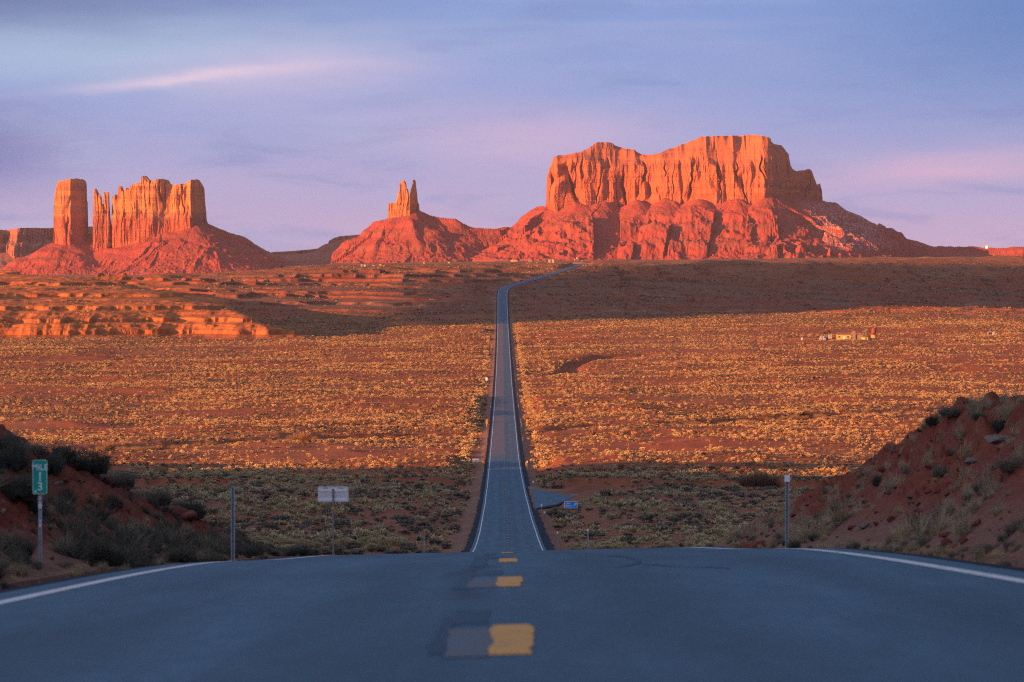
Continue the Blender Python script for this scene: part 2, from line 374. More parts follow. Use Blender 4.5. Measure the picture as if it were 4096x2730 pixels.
def bump(t, b, h, dist, strength=1.0):
    n = t.new('ShaderNodeBump'); n.inputs['Strength'].default_value = strength; n.inputs['Distance'].default_value = dist
    t.l.new(h, n.inputs['Height']); t.l.new(n.outputs[0], b.inputs['Normal'])

def make_ground_mat():
    m, t, b = mat_new('red_desert_soil')
    pos = geo_pos(t)
    at = t.new('ShaderNodeAttribute'); at.attribute_name = 'soil'
    far = t.new('ShaderNodeAttribute'); far.attribute_name = 'cover'
    n1 = t.noise(t.vscale(pos, (0.12, 0.06, 0.2)), 1.0, 6, 0.62)
    n2 = t.noise(pos, 1.6, 5, 0.65)
    n3 = t.noise(t.vscale(pos, (0.55, 0.30, 0.55)), 1.0, 5, 0.75)
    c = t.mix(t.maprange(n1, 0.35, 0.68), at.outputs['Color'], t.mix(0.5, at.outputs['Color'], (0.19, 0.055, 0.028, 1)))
    c = t.mix(t.math('MULTIPLY', t.maprange(n2, 0.48, 0.78), 0.35), c, (0.34, 0.155, 0.09, 1), 'MIX')
    n4 = t.noise(pos, 5.5, 4, 0.7); c = t.mix(t.math('MULTIPLY', t.maprange(n4, 0.5, 0.68), 0.45), c, (0.12, 0.036, 0.024, 1))
    n5 = t.noise(pos, 13.0, 4, 0.75); c = t.mix(t.math('MULTIPLY', t.maprange(n5, 0.52, 0.66), 0.5), c, (0.07, 0.024, 0.018, 1))
    # far ground cover: tufts too far away to model one by one
    tuft = t.math('MULTIPLY', t.maprange(n3, 0.47, 0.58), far.outputs['Fac'])
    c = t.mix(t.math('MULTIPLY', tuft, 0.8), c, t.mix(n1, (0.24, 0.19, 0.09, 1), (0.12, 0.11, 0.07, 1)))
    t.l.new(c, b.inputs['Base Color'])
    hb = t.math('ADD', t.math('ADD', t.math('MULTIPLY', n2, 0.22), t.math('ADD', t.math('MULTIPLY', n4, 0.16), t.math('MULTIPLY', n5, 0.05))), t.math('MULTIPLY', t.math('MULTIPLY', n3, far.outputs['Fac']), 2.2))
    bump(t, b, hb, 0.6, 0.9)
    return m
def make_rock_mat(name, low, high, split, soft=40.0, band=0.05, dark=(0.20, 0.075, 0.05, 1), snow=None):
    m, t, b = mat_new(name)
    pos = geo_pos(t); x, y, z = t.sep(pos)
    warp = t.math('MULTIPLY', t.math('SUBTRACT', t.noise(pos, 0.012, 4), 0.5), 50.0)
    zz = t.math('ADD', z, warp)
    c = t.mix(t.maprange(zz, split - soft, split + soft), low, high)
    streak = t.noise(t.vscale(pos, (0.055, 0.055, 0.006)), 1.0, 6, 0.65)
    c = t.mix(t.math('MULTIPLY', t.maprange(streak, 0.50, 0.72), 0.40), c, dark)
    lay = t.noise(t.comb(t.math('MULTIPLY', x, 0.002), t.math('MULTIPLY', y, 0.002), t.math('MULTIPLY', z, band)), 1.0, 5, 0.7)
    c = t.mix(t.math('MULTIPLY', t.maprange(lay, 0.46, 0.62), 0.60), c, dark)
    fine = t.noise(pos, 0.16, 5, 0.7)
    c = t.mix(t.math('MULTIPLY', t.maprange(fine, 0.40, 0.7), 0.35), c, tuple(min(1, 1.35 * q) for q in high[:3]) + (1,))
    if snow:
        sm = t.new('ShaderNodeAttribute'); sm.attribute_name = 'snow'
        sn = t.noise(t.vscale(pos, (0.20, 0.2, 0.28)), 1.0, 5, 0.75)
        c = t.mix(t.math('MULTIPLY', t.maprange(sn, 0.54, 0.60), sm.outputs['Fac']), c, (0.62, 0.62, 0.66, 1))
    t.l.new(c, b.inputs['Base Color'])
    hb = t.math('ADD', t.math('MULTIPLY', fine, 3.0), t.math('ADD', t.math('MULTIPLY', lay, 2.5), t.math('MULTIPLY', streak, 3.5)))
    bump(t, b, hb, 1.0, 0.8)
    b.inputs['Specular IOR Level'].default_value = 0.1
    return m
M_GROUND = make_ground_mat()

# ================================================================== SETTING: ground
def rows_y():
    out = list(np.linspace(-900, -60, 18)) + list(np.linspace(-55, 8, 26)) + list(np.linspace(10, 28, 40))
    out += list(np.linspace(28.2, 86, 290)) + list(np.linspace(87, 330, 90))
    y = 331.0
    while y < 2210:
        g = (float(PROF(y)) / y - float(PROF(y + 1)) / (y + 1)) * F      # photo rows per metre
        y += float(np.clip(2.6 / max(abs(g), 0.05), 0.8, 6.0)); out.append(y)
    while y < 2520: y += 1.0; out.append(y)
    while y < 3320: y += 2.1; out.append(y)
    while y < 4300: y += 5.0; out.append(y)
    while y < 11300: y *= 1.03; out.append(y)
    return np.array(out)
def build_ground():
    ys = rows_y(); nin = 860; nout = 60
    tin = np.linspace(-1, 1, nin); k = np.linspace(0, 1, nout + 1)[1:] ** 2
    wi = 0.158 * np.abs(ys) + 7.0; wo_ = np.full_like(ys, 2450.0)
    X = np.concatenate([-(wi[:, None] + (wo_ - wi)[:, None] * k[None, ::-1]), wi[:, None] * tin[None], wi[:, None] + (wo_ - wi)[:, None] * k[None]], 1)
    near = (ys < 2700)[:, None] * (np.abs(X) < 300)
    Y = np.repeat(ys[:, None], X.shape[1], 1)
    X = X + RX(Y) * (np.abs(X) < 600)
    Z = height(X, Y)
    off = np.abs(X - RX(Y))
    def c3(c): return np.array(c)[None, None, :]
    soil = np.zeros(X.shape + (3,)) + c3((0.32, 0.092, 0.036))
    big = fbm(X / 90.0, Y / 140.0, 4, 51)
    soil = soil * (1 - (sst(0.0, 0.5, big) * 0.5)[..., None]) + c3((0.33, 0.145, 0.070)) * (sst(0.0, 0.5, big) * 0.5)[..., None]
    def blend(mask, c):
        nonlocal soil; soil = soil * (1 - mask[..., None]) + c3(c) * mask[..., None]
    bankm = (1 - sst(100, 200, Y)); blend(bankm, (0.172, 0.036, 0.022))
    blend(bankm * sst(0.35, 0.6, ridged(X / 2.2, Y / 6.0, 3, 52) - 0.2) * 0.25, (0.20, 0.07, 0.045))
    w1 = WASH1(X); blend(sst(w1 - 46, w1 - 34, Y) * (1 - sst(w1 - 14, w1 - 3, Y)) * sst(-0.25, 0.15, fbm(X / 25.0, Y / 30.0, 3, 53)) * 0.8, (0.36, 0.25, 0.21))
    blend(sst(600, 640, Y) * (1 - sst(640, 700, Y)) * sst(0.0, 0.4, fbm(X / 20.0, Y / 40.0, 3, 54)) * 0.6, (0.33, 0.22, 0.18))
    shoulder = (1 - sst(6.0, 8.5, off)) * sst(200, 300, Y); blend(shoulder * 0.8, (0.25, 0.16, 0.115))
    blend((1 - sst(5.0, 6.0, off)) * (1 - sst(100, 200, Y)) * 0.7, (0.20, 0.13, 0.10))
    dark = sst(2560, 2760, Y) * (1 - sst(3150, 3600, Y)) * sst(-150, -60, X + 0.19 * (Y - 2290)); blend(dark * 0.75, (0.17, 0.075, 0.055))  # shade of the far slope painted into the soil, right of the bench
    blend(sst(3900, 4400, Y) * 0.8, (0.27, 0.17, 0.085))
    # graded tracks across the slope
    for yy, a, hw, sl in TRACKS:
        m = np.exp(-((Y - yy - sl * X - 6 * fbm(X / 60.0, yy / 9.0, 2, 55)) / hw) ** 2) * (X > a) * (X < (-8 if a < 0 else 700)) * 0.85
        blend(m, (0.36, 0.24, 0.18))
    bz, d = bench(X, Y)
    bm = sst(-5, 15, d) * (Y > 2150) * (Y < 3500) * (X < 60); blend(bm * 0.92, (0.55, 0.160, 0.042))
    lay = sst(0.1, 0.5, np.sin(Z * 2.3 + 1.5 * fbm(X / 40.0, Y / 40.0, 2, 56))); blend(bm * lay * 0.6, (0.62, 0.25, 0.06)); blend(bm * sst(0.62, 0.8, ridged(X / 7.0, Y / 16.0, 3, 58)) * 0.35, (0.22, 0.06, 0.027))
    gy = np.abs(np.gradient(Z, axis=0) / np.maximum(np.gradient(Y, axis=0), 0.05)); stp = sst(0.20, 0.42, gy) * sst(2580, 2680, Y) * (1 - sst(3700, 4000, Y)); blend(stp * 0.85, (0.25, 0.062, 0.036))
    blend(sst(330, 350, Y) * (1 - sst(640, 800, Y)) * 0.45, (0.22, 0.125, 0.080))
    dm_ = (0.35 + 0.65 * (1 - bm)); cover = dm_ * (1 - stp) * sst(2350, 2750, Y) * (1 - 0.65 * bm) * sst(7, 11, off) * (0.55 + 0.45 * sst(-0.3, 0.3, fbm(X / 60.0, Y / 80.0, 3, 57)))
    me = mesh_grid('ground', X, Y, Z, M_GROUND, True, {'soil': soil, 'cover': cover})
    nc = X.shape[1]; fl_ = np.ones((len(ys) - 1, nc - 1), bool); fl_[(ys[:-1] > 2200) & (ys[:-1] < 3500)] = False
    if len(me.polygons) == fl_.size: me.polygons.foreach_set('use_smooth', fl_.ravel())
    struct('ground', me)
build_ground()

# ================================================================== SETTING: road
def make_asphalt(name, base, spec=0.28):
    m, t, b = mat_new(name); pos = geo_pos(t)
    n = t.noise(pos, 60.0, 3, 0.7); big = t.noise(t.vscale(pos, (0.8, 0.09, 0.5)), 1.0, 5, 0.6)
    fine = t.noise(t.vscale(pos, (6.0, 1.4, 6.0)), 1.0, 4, 0.6)
    at = t.new('ShaderNodeAttribute'); at.attribute_name = 'wear'
    c = t.mix(t.maprange(big, 0.30, 0.72), tuple(q * 0.72 for q in base) + (1,), tuple(q * 1.25 for q in base) + (1,))
    c = t.mix(t.math('MULTIPLY', t.maprange(fine, 0.4, 0.7), 0.45), c, tuple(q * 0.62 for q in base) + (1,))
    grit = t.noise(pos, 14.0, 3, 0.7); lanes = t.noise(t.vscale(pos, (2.6, 0.025, 1.0)), 1.0, 5, 0.6)
    c = t.mix(t.math('MULTIPLY', t.maprange(lanes, 0.45, 0.68), 0.45), c, tuple(q * 0.70 for q in base) + (1,))
    c = t.mix(t.math('MULTIPLY', t.maprange(grit, 0.52, 0.70), 0.5), c, tuple(q * 1.45 for q in base) + (1,))
    c = t.mix(t.math('MULTIPLY', t.maprange(n, 0.5, 0.7), 0.5), c, tuple(q * 1.7 for q in base) + (1,))
    c = t.mix(at.outputs['Fac'], c, tuple(q * 0.42 for q in base) + (1,))
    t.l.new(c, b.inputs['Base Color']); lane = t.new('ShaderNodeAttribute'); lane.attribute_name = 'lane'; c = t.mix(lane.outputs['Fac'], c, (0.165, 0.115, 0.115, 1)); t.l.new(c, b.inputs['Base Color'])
    b.inputs['Roughness'].default_value = 0.75; b.inputs['Specular IOR Level'].default_value = spec
    bump(t, b, t.math('ADD', n, fine), 0.006, 0.5)
    return m
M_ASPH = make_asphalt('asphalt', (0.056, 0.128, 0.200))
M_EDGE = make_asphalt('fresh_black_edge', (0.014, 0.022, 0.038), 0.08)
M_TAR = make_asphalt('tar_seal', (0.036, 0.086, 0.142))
def make_paint(name, col, wearcol, amount, sc=(9, 2.2, 9)):
    m, t, b = mat_new(name); pos = geo_pos(t)
    n = t.noise(t.vscale(pos, sc), 1.0, 6, 0.7); at = t.new('ShaderNodeAttribute'); at.attribute_name = 'wear'
    f = t.math('MAXIMUM', t.math('MULTIPLY', t.maprange(n, 0.5, 0.62), amount), at.outputs['Fac'])
    t.l.new(t.mix(f, col, wearcol), b.inputs['Base Color']); b.inputs['Roughness'].default_value = 0.55
    return m
M_WHITE = make_paint('white_line_paint', (0.62, 0.66, 0.70, 1), (0.20, 0.22, 0.25, 1), 0.45)
M_YELLOW = make_paint('yellow_line_paint', (0.66, 0.33, 0.06, 1), (0.36, 0.20, 0.08, 1), 0.5)
M_FADED = make_paint('faded_line_paint', (0.092, 0.105, 0.120, 1), (0.055, 0.115, 0.175, 1), 1.0)
M_DASHFAR = make_paint('pale_dash_paint', (0.40, 0.30, 0.18, 1), (0.25, 0.2, 0.15, 1), 0.4)
def strip_ys():
    return np.unique(np.concatenate([np.linspace(-60, 90, 151), np.linspace(90, 400, 156), np.linspace(400, 2700, 700), np.linspace(2700, 4140, 500)]))
def heading(y):
    e = 2.0; return (RX(y + e) - RX(y - e)) / (2 * e)
def strip(name, offs, lift, mat, ys=None, wear=None, jag=None, kind='structure'):
    ys = strip_ys() if ys is None else ys
    h = heading(ys); nrm = np.sqrt(1 + h * h); X = []; Y = []; Z = []
    for o in offs:
        oo = o(ys) if callable(o) else np.full_like(ys, o)
        X.append(RX(ys) + oo / nrm); Y.append(ys - oo * h / nrm); Z.append(PROF(ys) + cross(ys) * oo + crown(ys, oo) + (lift(ys) if callable(lift) else lift))
    X, Y, Z = (np.stack(a, 1) for a in (X, Y, Z))
    W = np.zeros_like(X) if wear is None else wear(X, Y)
    o = X - RX(Y); lane_sun = (o < 0) * sst(890, 930, Y) * (1 - sst(2565, 2600, Y)) * 0.55 * (np.abs(o) < 4.1) + (o >= 0) * sst(890, 930, Y) * (1 - sst(2565, 2600, Y)) * 0.12 * (np.abs(o) < 4.1)  # sunlit stretch painted in: left lane paler and warmer, right lane slightly
    me = mesh_grid(name, X, Y, Z, mat, True, {'wear': W, 'lane': lane_sun * (name == 'road')})
    return struct(name, me, kind)
LIFT = lambda y: 0.004 + 0.018 * sst(120, 400, y)
def road_wear_sun(X, Y):
    o = X - RX(Y)
    w_ = 0.30 * np.exp(-((np.abs(o) - 0.95) / 0.35) ** 2) + 0.22 * np.exp(-((np.abs(o) - 2.6) / 0.4) ** 2)
    # milled and overlaid streaks along the centre line
    near = (1 - sst(60, 80, Y))
    w_ = w_ + near * (0.85 * np.exp(-((o + 0.30 + 0.10 * fbm(Y / 6.0, 1.0, 2, 61)) / 0.13) ** 2) * (0.25 + 0.75 * sst(0.45, 0.6, vn(Y / 4.2, 2.0, 62))))
    w_ = w_ + 0.65 * np.exp(-(o / 0.22) ** 2) * sst(150, 300, Y)
    w_ = w_ - 0.20 * (o < 0) * sst(880, 960, Y) * (1 - sst(2570, 2600, Y))  # sunlight on the far left lane, put into the tone as less darkening
    return np.clip(w_ + 0.10 * fbm(X / 1.5, Y / 20.0, 3, 63), 0, 0.9)
strip('road', list(np.linspace(-4.05, 4.05, 55)), 0.0, M_ASPH, wear=road_wear_sun)
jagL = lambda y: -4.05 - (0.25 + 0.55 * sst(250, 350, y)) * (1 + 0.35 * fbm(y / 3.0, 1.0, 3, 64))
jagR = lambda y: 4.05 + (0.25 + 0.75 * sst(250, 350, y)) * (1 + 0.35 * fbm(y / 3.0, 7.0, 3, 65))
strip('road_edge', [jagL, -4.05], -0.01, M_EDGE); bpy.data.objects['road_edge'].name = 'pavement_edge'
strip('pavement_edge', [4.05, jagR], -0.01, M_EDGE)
wob = lambda y: 0.045 * fbm(y / 55.0, 3.0, 3, 66) * sst(200, 400, y)
for s_, nm in ((-1, 'edge_line'), (1, 'edge_line')):
    strip(nm, [lambda y, s_=s_: s_ * 3.65 - 0.07 + wob(y) - 0.04 * sst(500, 2500, y), lambda y, s_=s_: s_ * 3.65 + 0.07 + wob(y) + 0.04 * sst(500, 2500, y)], LIFT, M_WHITE)
def dash_mesh(name, items, mat, lift):
    V_ = []; Q = []; W = []
    for (y0, y1, x0, x1) in items:
        n = max(2, int((y1 - y0) / (0.07 if y1 < 70 else 0.5)) + 1); ys = np.linspace(y0, y1, n); b0 = len(V_)
        for y in ys:
            for o in (x0, x1):
                x = float(RX(y)) + o + (float(0.014 * fbm(np.array([y * 3.1]), np.array([o * 9.0]), 3, 67)[0] + 0.03 * fbm(np.array([y / 0.8]), np.array([o * 7.0]), 2, 68)[0]) if y1 < 70 else 0.0); V_.append((x, y, float(PROF(y) + cross(y) * o + crown(y, o)) + lift + 0.018 * float(sst(120, 400, y))))
        for i in range(n - 1): Q.append((b0 + 2 * i, b0 + 2 * i + 1, b0 + 2 * i + 3, b0 + 2 * i + 2))
    me = bpy.data.meshes.new(name); fill_mesh(me, np.array(V_), np.array(Q), True); me.materials.append(mat)
    return struct(name, me)
NEAR_DASH = [(15.7, 19.0), (26.3, 29.5), (36.6, 39.8), (48.6, 51.8), (60.8, 64.0)]
dash_mesh('centre_line', [(a, b, -0.075, 0.12) for a, b in NEAR_DASH], M_YELLOW, 0.005)
dash_mesh('old_centre_line', [(a - 0.1, b - 0.4, -0.29, -0.078) for a, b in NEAR_DASH[:2]], M_FADED, 0.004)
dash_mesh('far_centre_line', [(y, y + 3.3, -0.08, 0.08) for y in np.arange(340, 2950, 12.2)], M_DASHFAR, 0.006)
dash_mesh('far_bend_line', [(y, y + 6.0, -0.09, 0.09) for y in np.arange(2950, 4000, 12.2)], M_DASHFAR, 0.006)
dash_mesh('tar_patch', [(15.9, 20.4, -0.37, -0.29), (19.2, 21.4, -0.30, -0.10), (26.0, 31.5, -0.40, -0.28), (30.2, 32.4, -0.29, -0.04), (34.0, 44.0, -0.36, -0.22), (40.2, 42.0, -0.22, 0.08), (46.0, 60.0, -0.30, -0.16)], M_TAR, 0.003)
# tyre marks swept across the right lane
def tyre_mark(pts, wd):
    P = np.array(pts); V_ = []; Q = []
    for i, (x, y) in enumerate(P):
        a = P[min(i + 1, len(P) - 1)] - P[max(i - 1, 0)]; n_ = np.array([-a[1], a[0]]); n_ = n_ / np.linalg.norm(n_)
        ww = wd * (0.25 + 0.75 * math.sin(math.pi * (i + 0.5) / len(P)))
        for s_ in (-1, 1):
            q = P[i] + n_ * ww * s_; V_.append((q[0], q[1], float(road_z(q[0], q[1])) + 0.0045))
    for i in range(len(P) - 1): Q.append((2 * i, 2 * i + 1, 2 * i + 3, 2 * i + 2))
    me = bpy.data.meshes.new('tyre_mark'); fill_mesh(me, np.array(V_), np.array(Q)); me.materials.append(M_TAR); struct('tyre_mark', me)
tyre_mark([(0.75 + 0.55 * math.cos(t) , 36.5 + 4.5 * math.sin(t)) for t in np.linspace(-1.2, 1.25, 24)], 0.030)
tyre_mark([(1.62 + 0.30 * math.cos(t), 30.2 + 1.4 * math.sin(t)) for t in np.linspace(0.3, 1.9, 14)], 0.035)
tyre_mark([(1.2 + 0.35 * t, 34 - 2.2 * t) for t in np.linspace(0, 1, 8)], 0.02)

# scenic turnout apron, side tracks
def apron(name, outline, mat, lift, n=14):
    """a fan of paved ground from the road edge; outline is (offset, y) pairs for near and far sides"""
    near, far_ = outline; X = np.zeros((n, n)); Y = np.zeros((n, n))
    a = np.array(near, float); b = np.array(far_, float)
    for i in range(n):
        t = i / (n - 1)
        p = np.array([np.interp(t, np.linspace(0, 1, len(a)), a[:, k]) for k in (0, 1)]); q = np.array([np.interp(t, np.linspace(0, 1, len(b)), b[:, k]) for k in (0, 1)])
        for j in range(n):
            s = j / (n - 1); X[i, j], Y[i, j] = p * (1 - s) + q * s
    Z = height(X + 0 * X, Y); X2 = X
    Z = np.maximum(Z, PROF(Y) - 0.22) * 0 + PROF(Y) + lift
    me = mesh_grid(name, X2, Y, Z, mat, True, {'wear': np.zeros_like(X)}); struct(name, me)
apron('turnout', ([(3.9, 572), (7.5, 592), (10.0, 622), (11.3, 638)], [(3.9, 690), (7.2, 668), (9.8, 652), (11.3, 644)]), M_ASPH, -0.02)
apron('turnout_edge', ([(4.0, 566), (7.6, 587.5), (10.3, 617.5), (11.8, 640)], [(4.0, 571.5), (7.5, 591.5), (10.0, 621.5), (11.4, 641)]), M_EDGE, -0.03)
apron('gravel_track', ([(10.8, 640), (14, 655), (20, 672)], [(10.8, 652), (14, 668), (20, 684)]), mat_plain('track_gravel', (0.20, 0.16, 0.14, 1), 0.9), -0.05)

# ================================================================== BUTTES
def W3(X, Y, d): return ((X - 2048) / F * d, d, (HOR - Y) / F * d)
def prof_px(pts, scale, ox, oy): return [(ox + x / scale, oy + y / scale) for x, y in pts]
def cliff_body(name, mat, sky_pts, plan, back, base_pts, D, seed, flute=14.0, fl_len=26.0, step=1.6, nz=110, strata=3.0, ledge=None, nb=8, taper=0.05, parent=None, topcut=0.0, cap=None):
    """a closed rock wall: traced skyline, a front that follows the plan line, flutes, joints and ledges"""
    sx = np.array([p[0] for p in sky_pts]); sy = np.array([p[1] for p in sky_pts])
    u = np.arange(sx[0], sx[-1] + 1e-6, step); x = (u - 2048) / F * D
    top = (HOR - np.interp(u, sx, sy)) / F * D
    bx = np.array([p[0] for p in base_pts]); by = np.array([p[1] for p in base_pts])
    bot = (HOR - np.interp(u, bx, by)) / F * D - 45.0
    top = top + 1.3 * fbm(u / 7.0, 0.3, 3, seed + 9) * sst(0, 30, top - bot - 45)
    fy = np.interp(u, [p[0] for p in plan], [p[1] for p in plan]); th = np.interp(u, [p[0] for p in back], [p[1] for p in back])
    t = np.linspace(0, 1, nz)
    Zf = bot[None] + (np.maximum(top, bot + 1)[None] - bot[None]) * t[:, None]
    Uf = np.repeat(u[None], nz, 0); Xf = np.repeat(x[None], nz, 0)
    wz = 6.0 * fbm(Uf / 60.0, Zf / 55.0, 3, seed + 3)
    uu = Xf + wz
    big = ridged(uu / (fl_len * 2.6), Zf / 420.0, 2, seed); mid = ridged(uu / fl_len, Zf / 190.0, 3, seed + 1); small = ridged(uu / (fl_len * 0.32), Zf / 70.0, 3, seed + 2)
    patch = sst(-0.25, 0.35, fbm(Xf / 70.0, Zf / 80.0, 3, seed + 14))
    rel = (big - 0.6) * 1.9 + (mid - 0.55) * (0.35 + 0.9 * patch) + (small - 0.5) * (0.10 + 0.3 * patch)
    blocks = np.floor(fbm(uu / 21.0, Zf / 48.0, 2, seed + 5) * 5) / 5.0
    rel = rel + 0.45 * blocks
    for cs_, cd_, sd_ in ((1.15, 1.0, 15), (0.52, 0.5, 16)):
        ck = 1 - np.abs(vn(uu / (fl_len * cs_) + 0.25 * fbm(Xf / 20.0, Zf / 30.0, 2, seed + 18), Zf / 340.0, seed + sd_) * 2 - 1)
        rel = rel - cd_ * 1.25 * sst(0.88, 0.985, ck) * sst(-0.25, 0.2, fbm(Xf / 40.0, Zf / 90.0, 2, seed + sd_ + 2))
    tz = (Zf - bot[None] - 45) / np.maximum(top - bot - 45, 1)[None]
    rel = rel * (0.55 + 0.45 * sst(-0.05, 0.25, tz))
    lay = fbm(Zf / 9.0, Xf / 400.0, 3, seed + 6); lay = np.floor(lay * 4) / 4.0
    Yf = D + fy[None] - flute * rel - strata * lay + taper * (Zf - bot[None])
    if cap:
        zl = cap[0] + 22 * fbm(Xf / 60.0, 0.7, 3, seed + 12); up_ = np.clip(Zf - zl, 0, None); gl = ridged(Xf / 46.0, Zf / 300.0, 3, seed + 13)
        Yf = Yf + cap[1] * up_ * (0.75 + 0.9 * (0.75 - gl)) + 0.9 * flute * rel * sst(0, 20, up_)
    if ledge:
        for zl, dep in ledge: Yf = Yf - dep * (1 - sst(zl - 8, zl + 8, Zf + 5 * fbm(Uf / 30.0, 0.1, 3, seed + 7)))
    Yf = Yf + 16.0 * sst(0.93, 1.0, t)[:, None] ** 2 * 0.35
    # roof and back
    rows = [(Xf[k], Yf[k], Zf[k]) for k in range(nz)]
    yt = Yf[-1]; yb = D + fy + th + 10 * fbm(u / 40.0, 4.4, 3, seed + 8)
    yb = np.maximum(yb, yt + 6)
    for s in np.linspace(0, 1, nb + 1)[1:]:
        rows.append((x, yt * (1 - s) + yb * s, Zf[-1] - topcut * 30 * s - 1.0 * np.abs(fbm(u / 12.0, s * 3, 2, seed + 4)) * 3 * s))
    ztop = rows[-1][2]
    for s in np.linspace(0, 1, 14)[1:]:
        rows.append((x, yb + 12 * s + 6 * fbm(u / 22.0, s * 4.0, 3, seed + 11), ztop * (1 - s) + bot * s))
    X = np.stack([r[0] for r in rows]); Y = np.stack([r[1] for r in rows]); Z = np.stack([r[2] for r in rows])
    me = mesh_grid(name, X, Y, Z, mat, False)
    # close the two ends
    bm = bmesh.new(); bm.from_mesh(me); bm.edges.ensure_lookup_table()
    bmesh.ops.holes_fill(bm, edges=[e for e in bm.edges if e.is_boundary], sides=0); bm.to_mesh(me); bm.free()
    return link(name, me, parent)
def talus(name, mat, ridges, D, xr, yr, nx, ny, seed, slope=0.72, L=260.0, gully=16.0, glen=46.0, floor=-20.0, snow=None, parent=None, bench_z=None, lump=1.0):
    """apron of rubble: the highest of the slopes that fall away from the given crest lines"""
    u = np.linspace(xr[0], xr[1], nx); v = np.linspace(yr[0], yr[1], ny)
    X, Y = np.meshgrid((u - 2048) / F * D, D + v)
    H = np.full(X.shape, -1e9); Sg = np.zeros(X.shape); Dd = np.zeros(X.shape)
    s0 = 0.0
    for rd in ridges:
        P = np.array([((px - 2048) / F * (D + dy), D + dy, (HOR - py) / F * (D + dy)) for px, py, dy in rd])
        # densify
        seg = np.linalg.norm(np.diff(P[:, :2], axis=0), axis=1); cs = np.concatenate([[0], np.cumsum(seg)])
        n = max(2, int(cs[-1] / 6.0)); q = np.linspace(0, cs[-1], n); Q = np.stack([np.interp(q, cs, P[:, k]) for k in range(3)], 1)
        for i0 in range(0, ny, 24):
            sl_ = slice(i0, min(ny, i0 + 24)); dx_ = X[sl_][..., None] - Q[:, 0]; dy_ = Y[sl_][..., None] - Q[:, 1]
            dist = np.sqrt(dx_ * dx_ + dy_ * dy_); h = Q[:, 2] - slope * dist / (1 + dist / L) ** 0.45
            k = h.argmax(-1); hm = np.take_along_axis(h, k[..., None], -1)[..., 0]; dm = np.take_along_axis(dist, k[..., None], -1)[..., 0]
            b = hm > H[sl_]; H[sl_] = np.where(b, hm, H[sl_]); Sg[sl_] = np.where(b, s0 + q[k], Sg[sl_]); Dd[sl_] = np.where(b, dm, Dd[sl_])
        s0 += cs[-1] + 500
    wx = 26 * fbm(X / 120.0, Y / 120.0, 3, seed + 1)
    ang = Sg + wx * sst(20, 160, Dd) + 0.15 * X
    amp = gully * np.maximum(0.16 * sst(1, 9, Dd), sst(6, 110, Dd)) * (1 - 0.55 * sst(300, 650, Dd))
    g = ridged(ang / glen, Dd / 420.0, 3, seed + 2); g2 = ridged((ang + 9 * fbm(X / 30., Y / 30., 2, seed + 8)) / (glen * 0.36), Dd / 120.0, 3, seed + 3)
    H = H + amp * ((g - 0.62) * 1.9 + (g2 - 0.55) * 0.75) + (1.6 + 1.2 * sst(60, 300, Dd)) * fbm(X / 11.0, Y / 11.0, 4, seed + 4) + lump * 3.2 * (ridged(X / 23.0 + 0.5 * fbm(X / 40., Y / 40., 2, seed + 13), Y / 30.0, 4, seed + 11) - 0.6) * sst(10, 80, Dd)
    # harder beds stand out as broken steps
    for zb, hb in (bench_z or ()):
        zz = zb + 7 * fbm(X / 90.0, Y / 90.0, 3, seed + 5); m = 0.5 + 0.5 * fbm(X / 70.0, Y / 70.0, 3, seed + 6) * 1.6
        H = H + hb * np.clip(m, 0, 1) * (sst(-7, 2, H - zz) - sst(2, 45, H - zz) * 0.9)
    cell = _h(np.floor(X / 5.0 + 0.6 * fbm(X / 9., Y / 9., 2, seed + 9)), np.floor(Y / 6.0), seed + 7); rub = np.clip(cell - 0.80, 0, 1) * 26 * lump * sst(30, 160, Dd) * sst(-0.2, 0.3, fbm(X / 60.0, Y / 60.0, 3, seed + 10)); H = H + rub + amp * 0.30 * (ridged(X / 26.0, Y / 34.0, 3, seed + 12) - 0.5)
    H = np.maximum(H, floor - 3) 
    attr = {}
    attr['snow'] = np.zeros_like(X) if snow is None else snow(X, Y, H)
    me = mesh_grid(name, X, Y, H, mat, False, attr)
    return link(name, me, parent)

RK = dict(low=(0.40, 0.125, 0.070, 1), high=(0.50, 0.205, 0.085, 1))
D0 = 9000.0
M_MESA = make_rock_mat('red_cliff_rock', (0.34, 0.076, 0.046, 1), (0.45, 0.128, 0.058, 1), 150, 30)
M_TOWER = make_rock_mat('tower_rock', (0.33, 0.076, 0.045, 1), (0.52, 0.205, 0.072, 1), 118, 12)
M_TALUS = make_rock_mat('red_rubble', (0.27, 0.053, 0.042, 1), (0.32, 0.068, 0.044, 1), 100, 60, band=0.09, snow=True)
M_DARKM = make_rock_mat('brown_shale', (0.28, 0.11, 0.08, 1), (0.31, 0.12, 0.08, 1), 60, 40, band=0.12, snow=True)

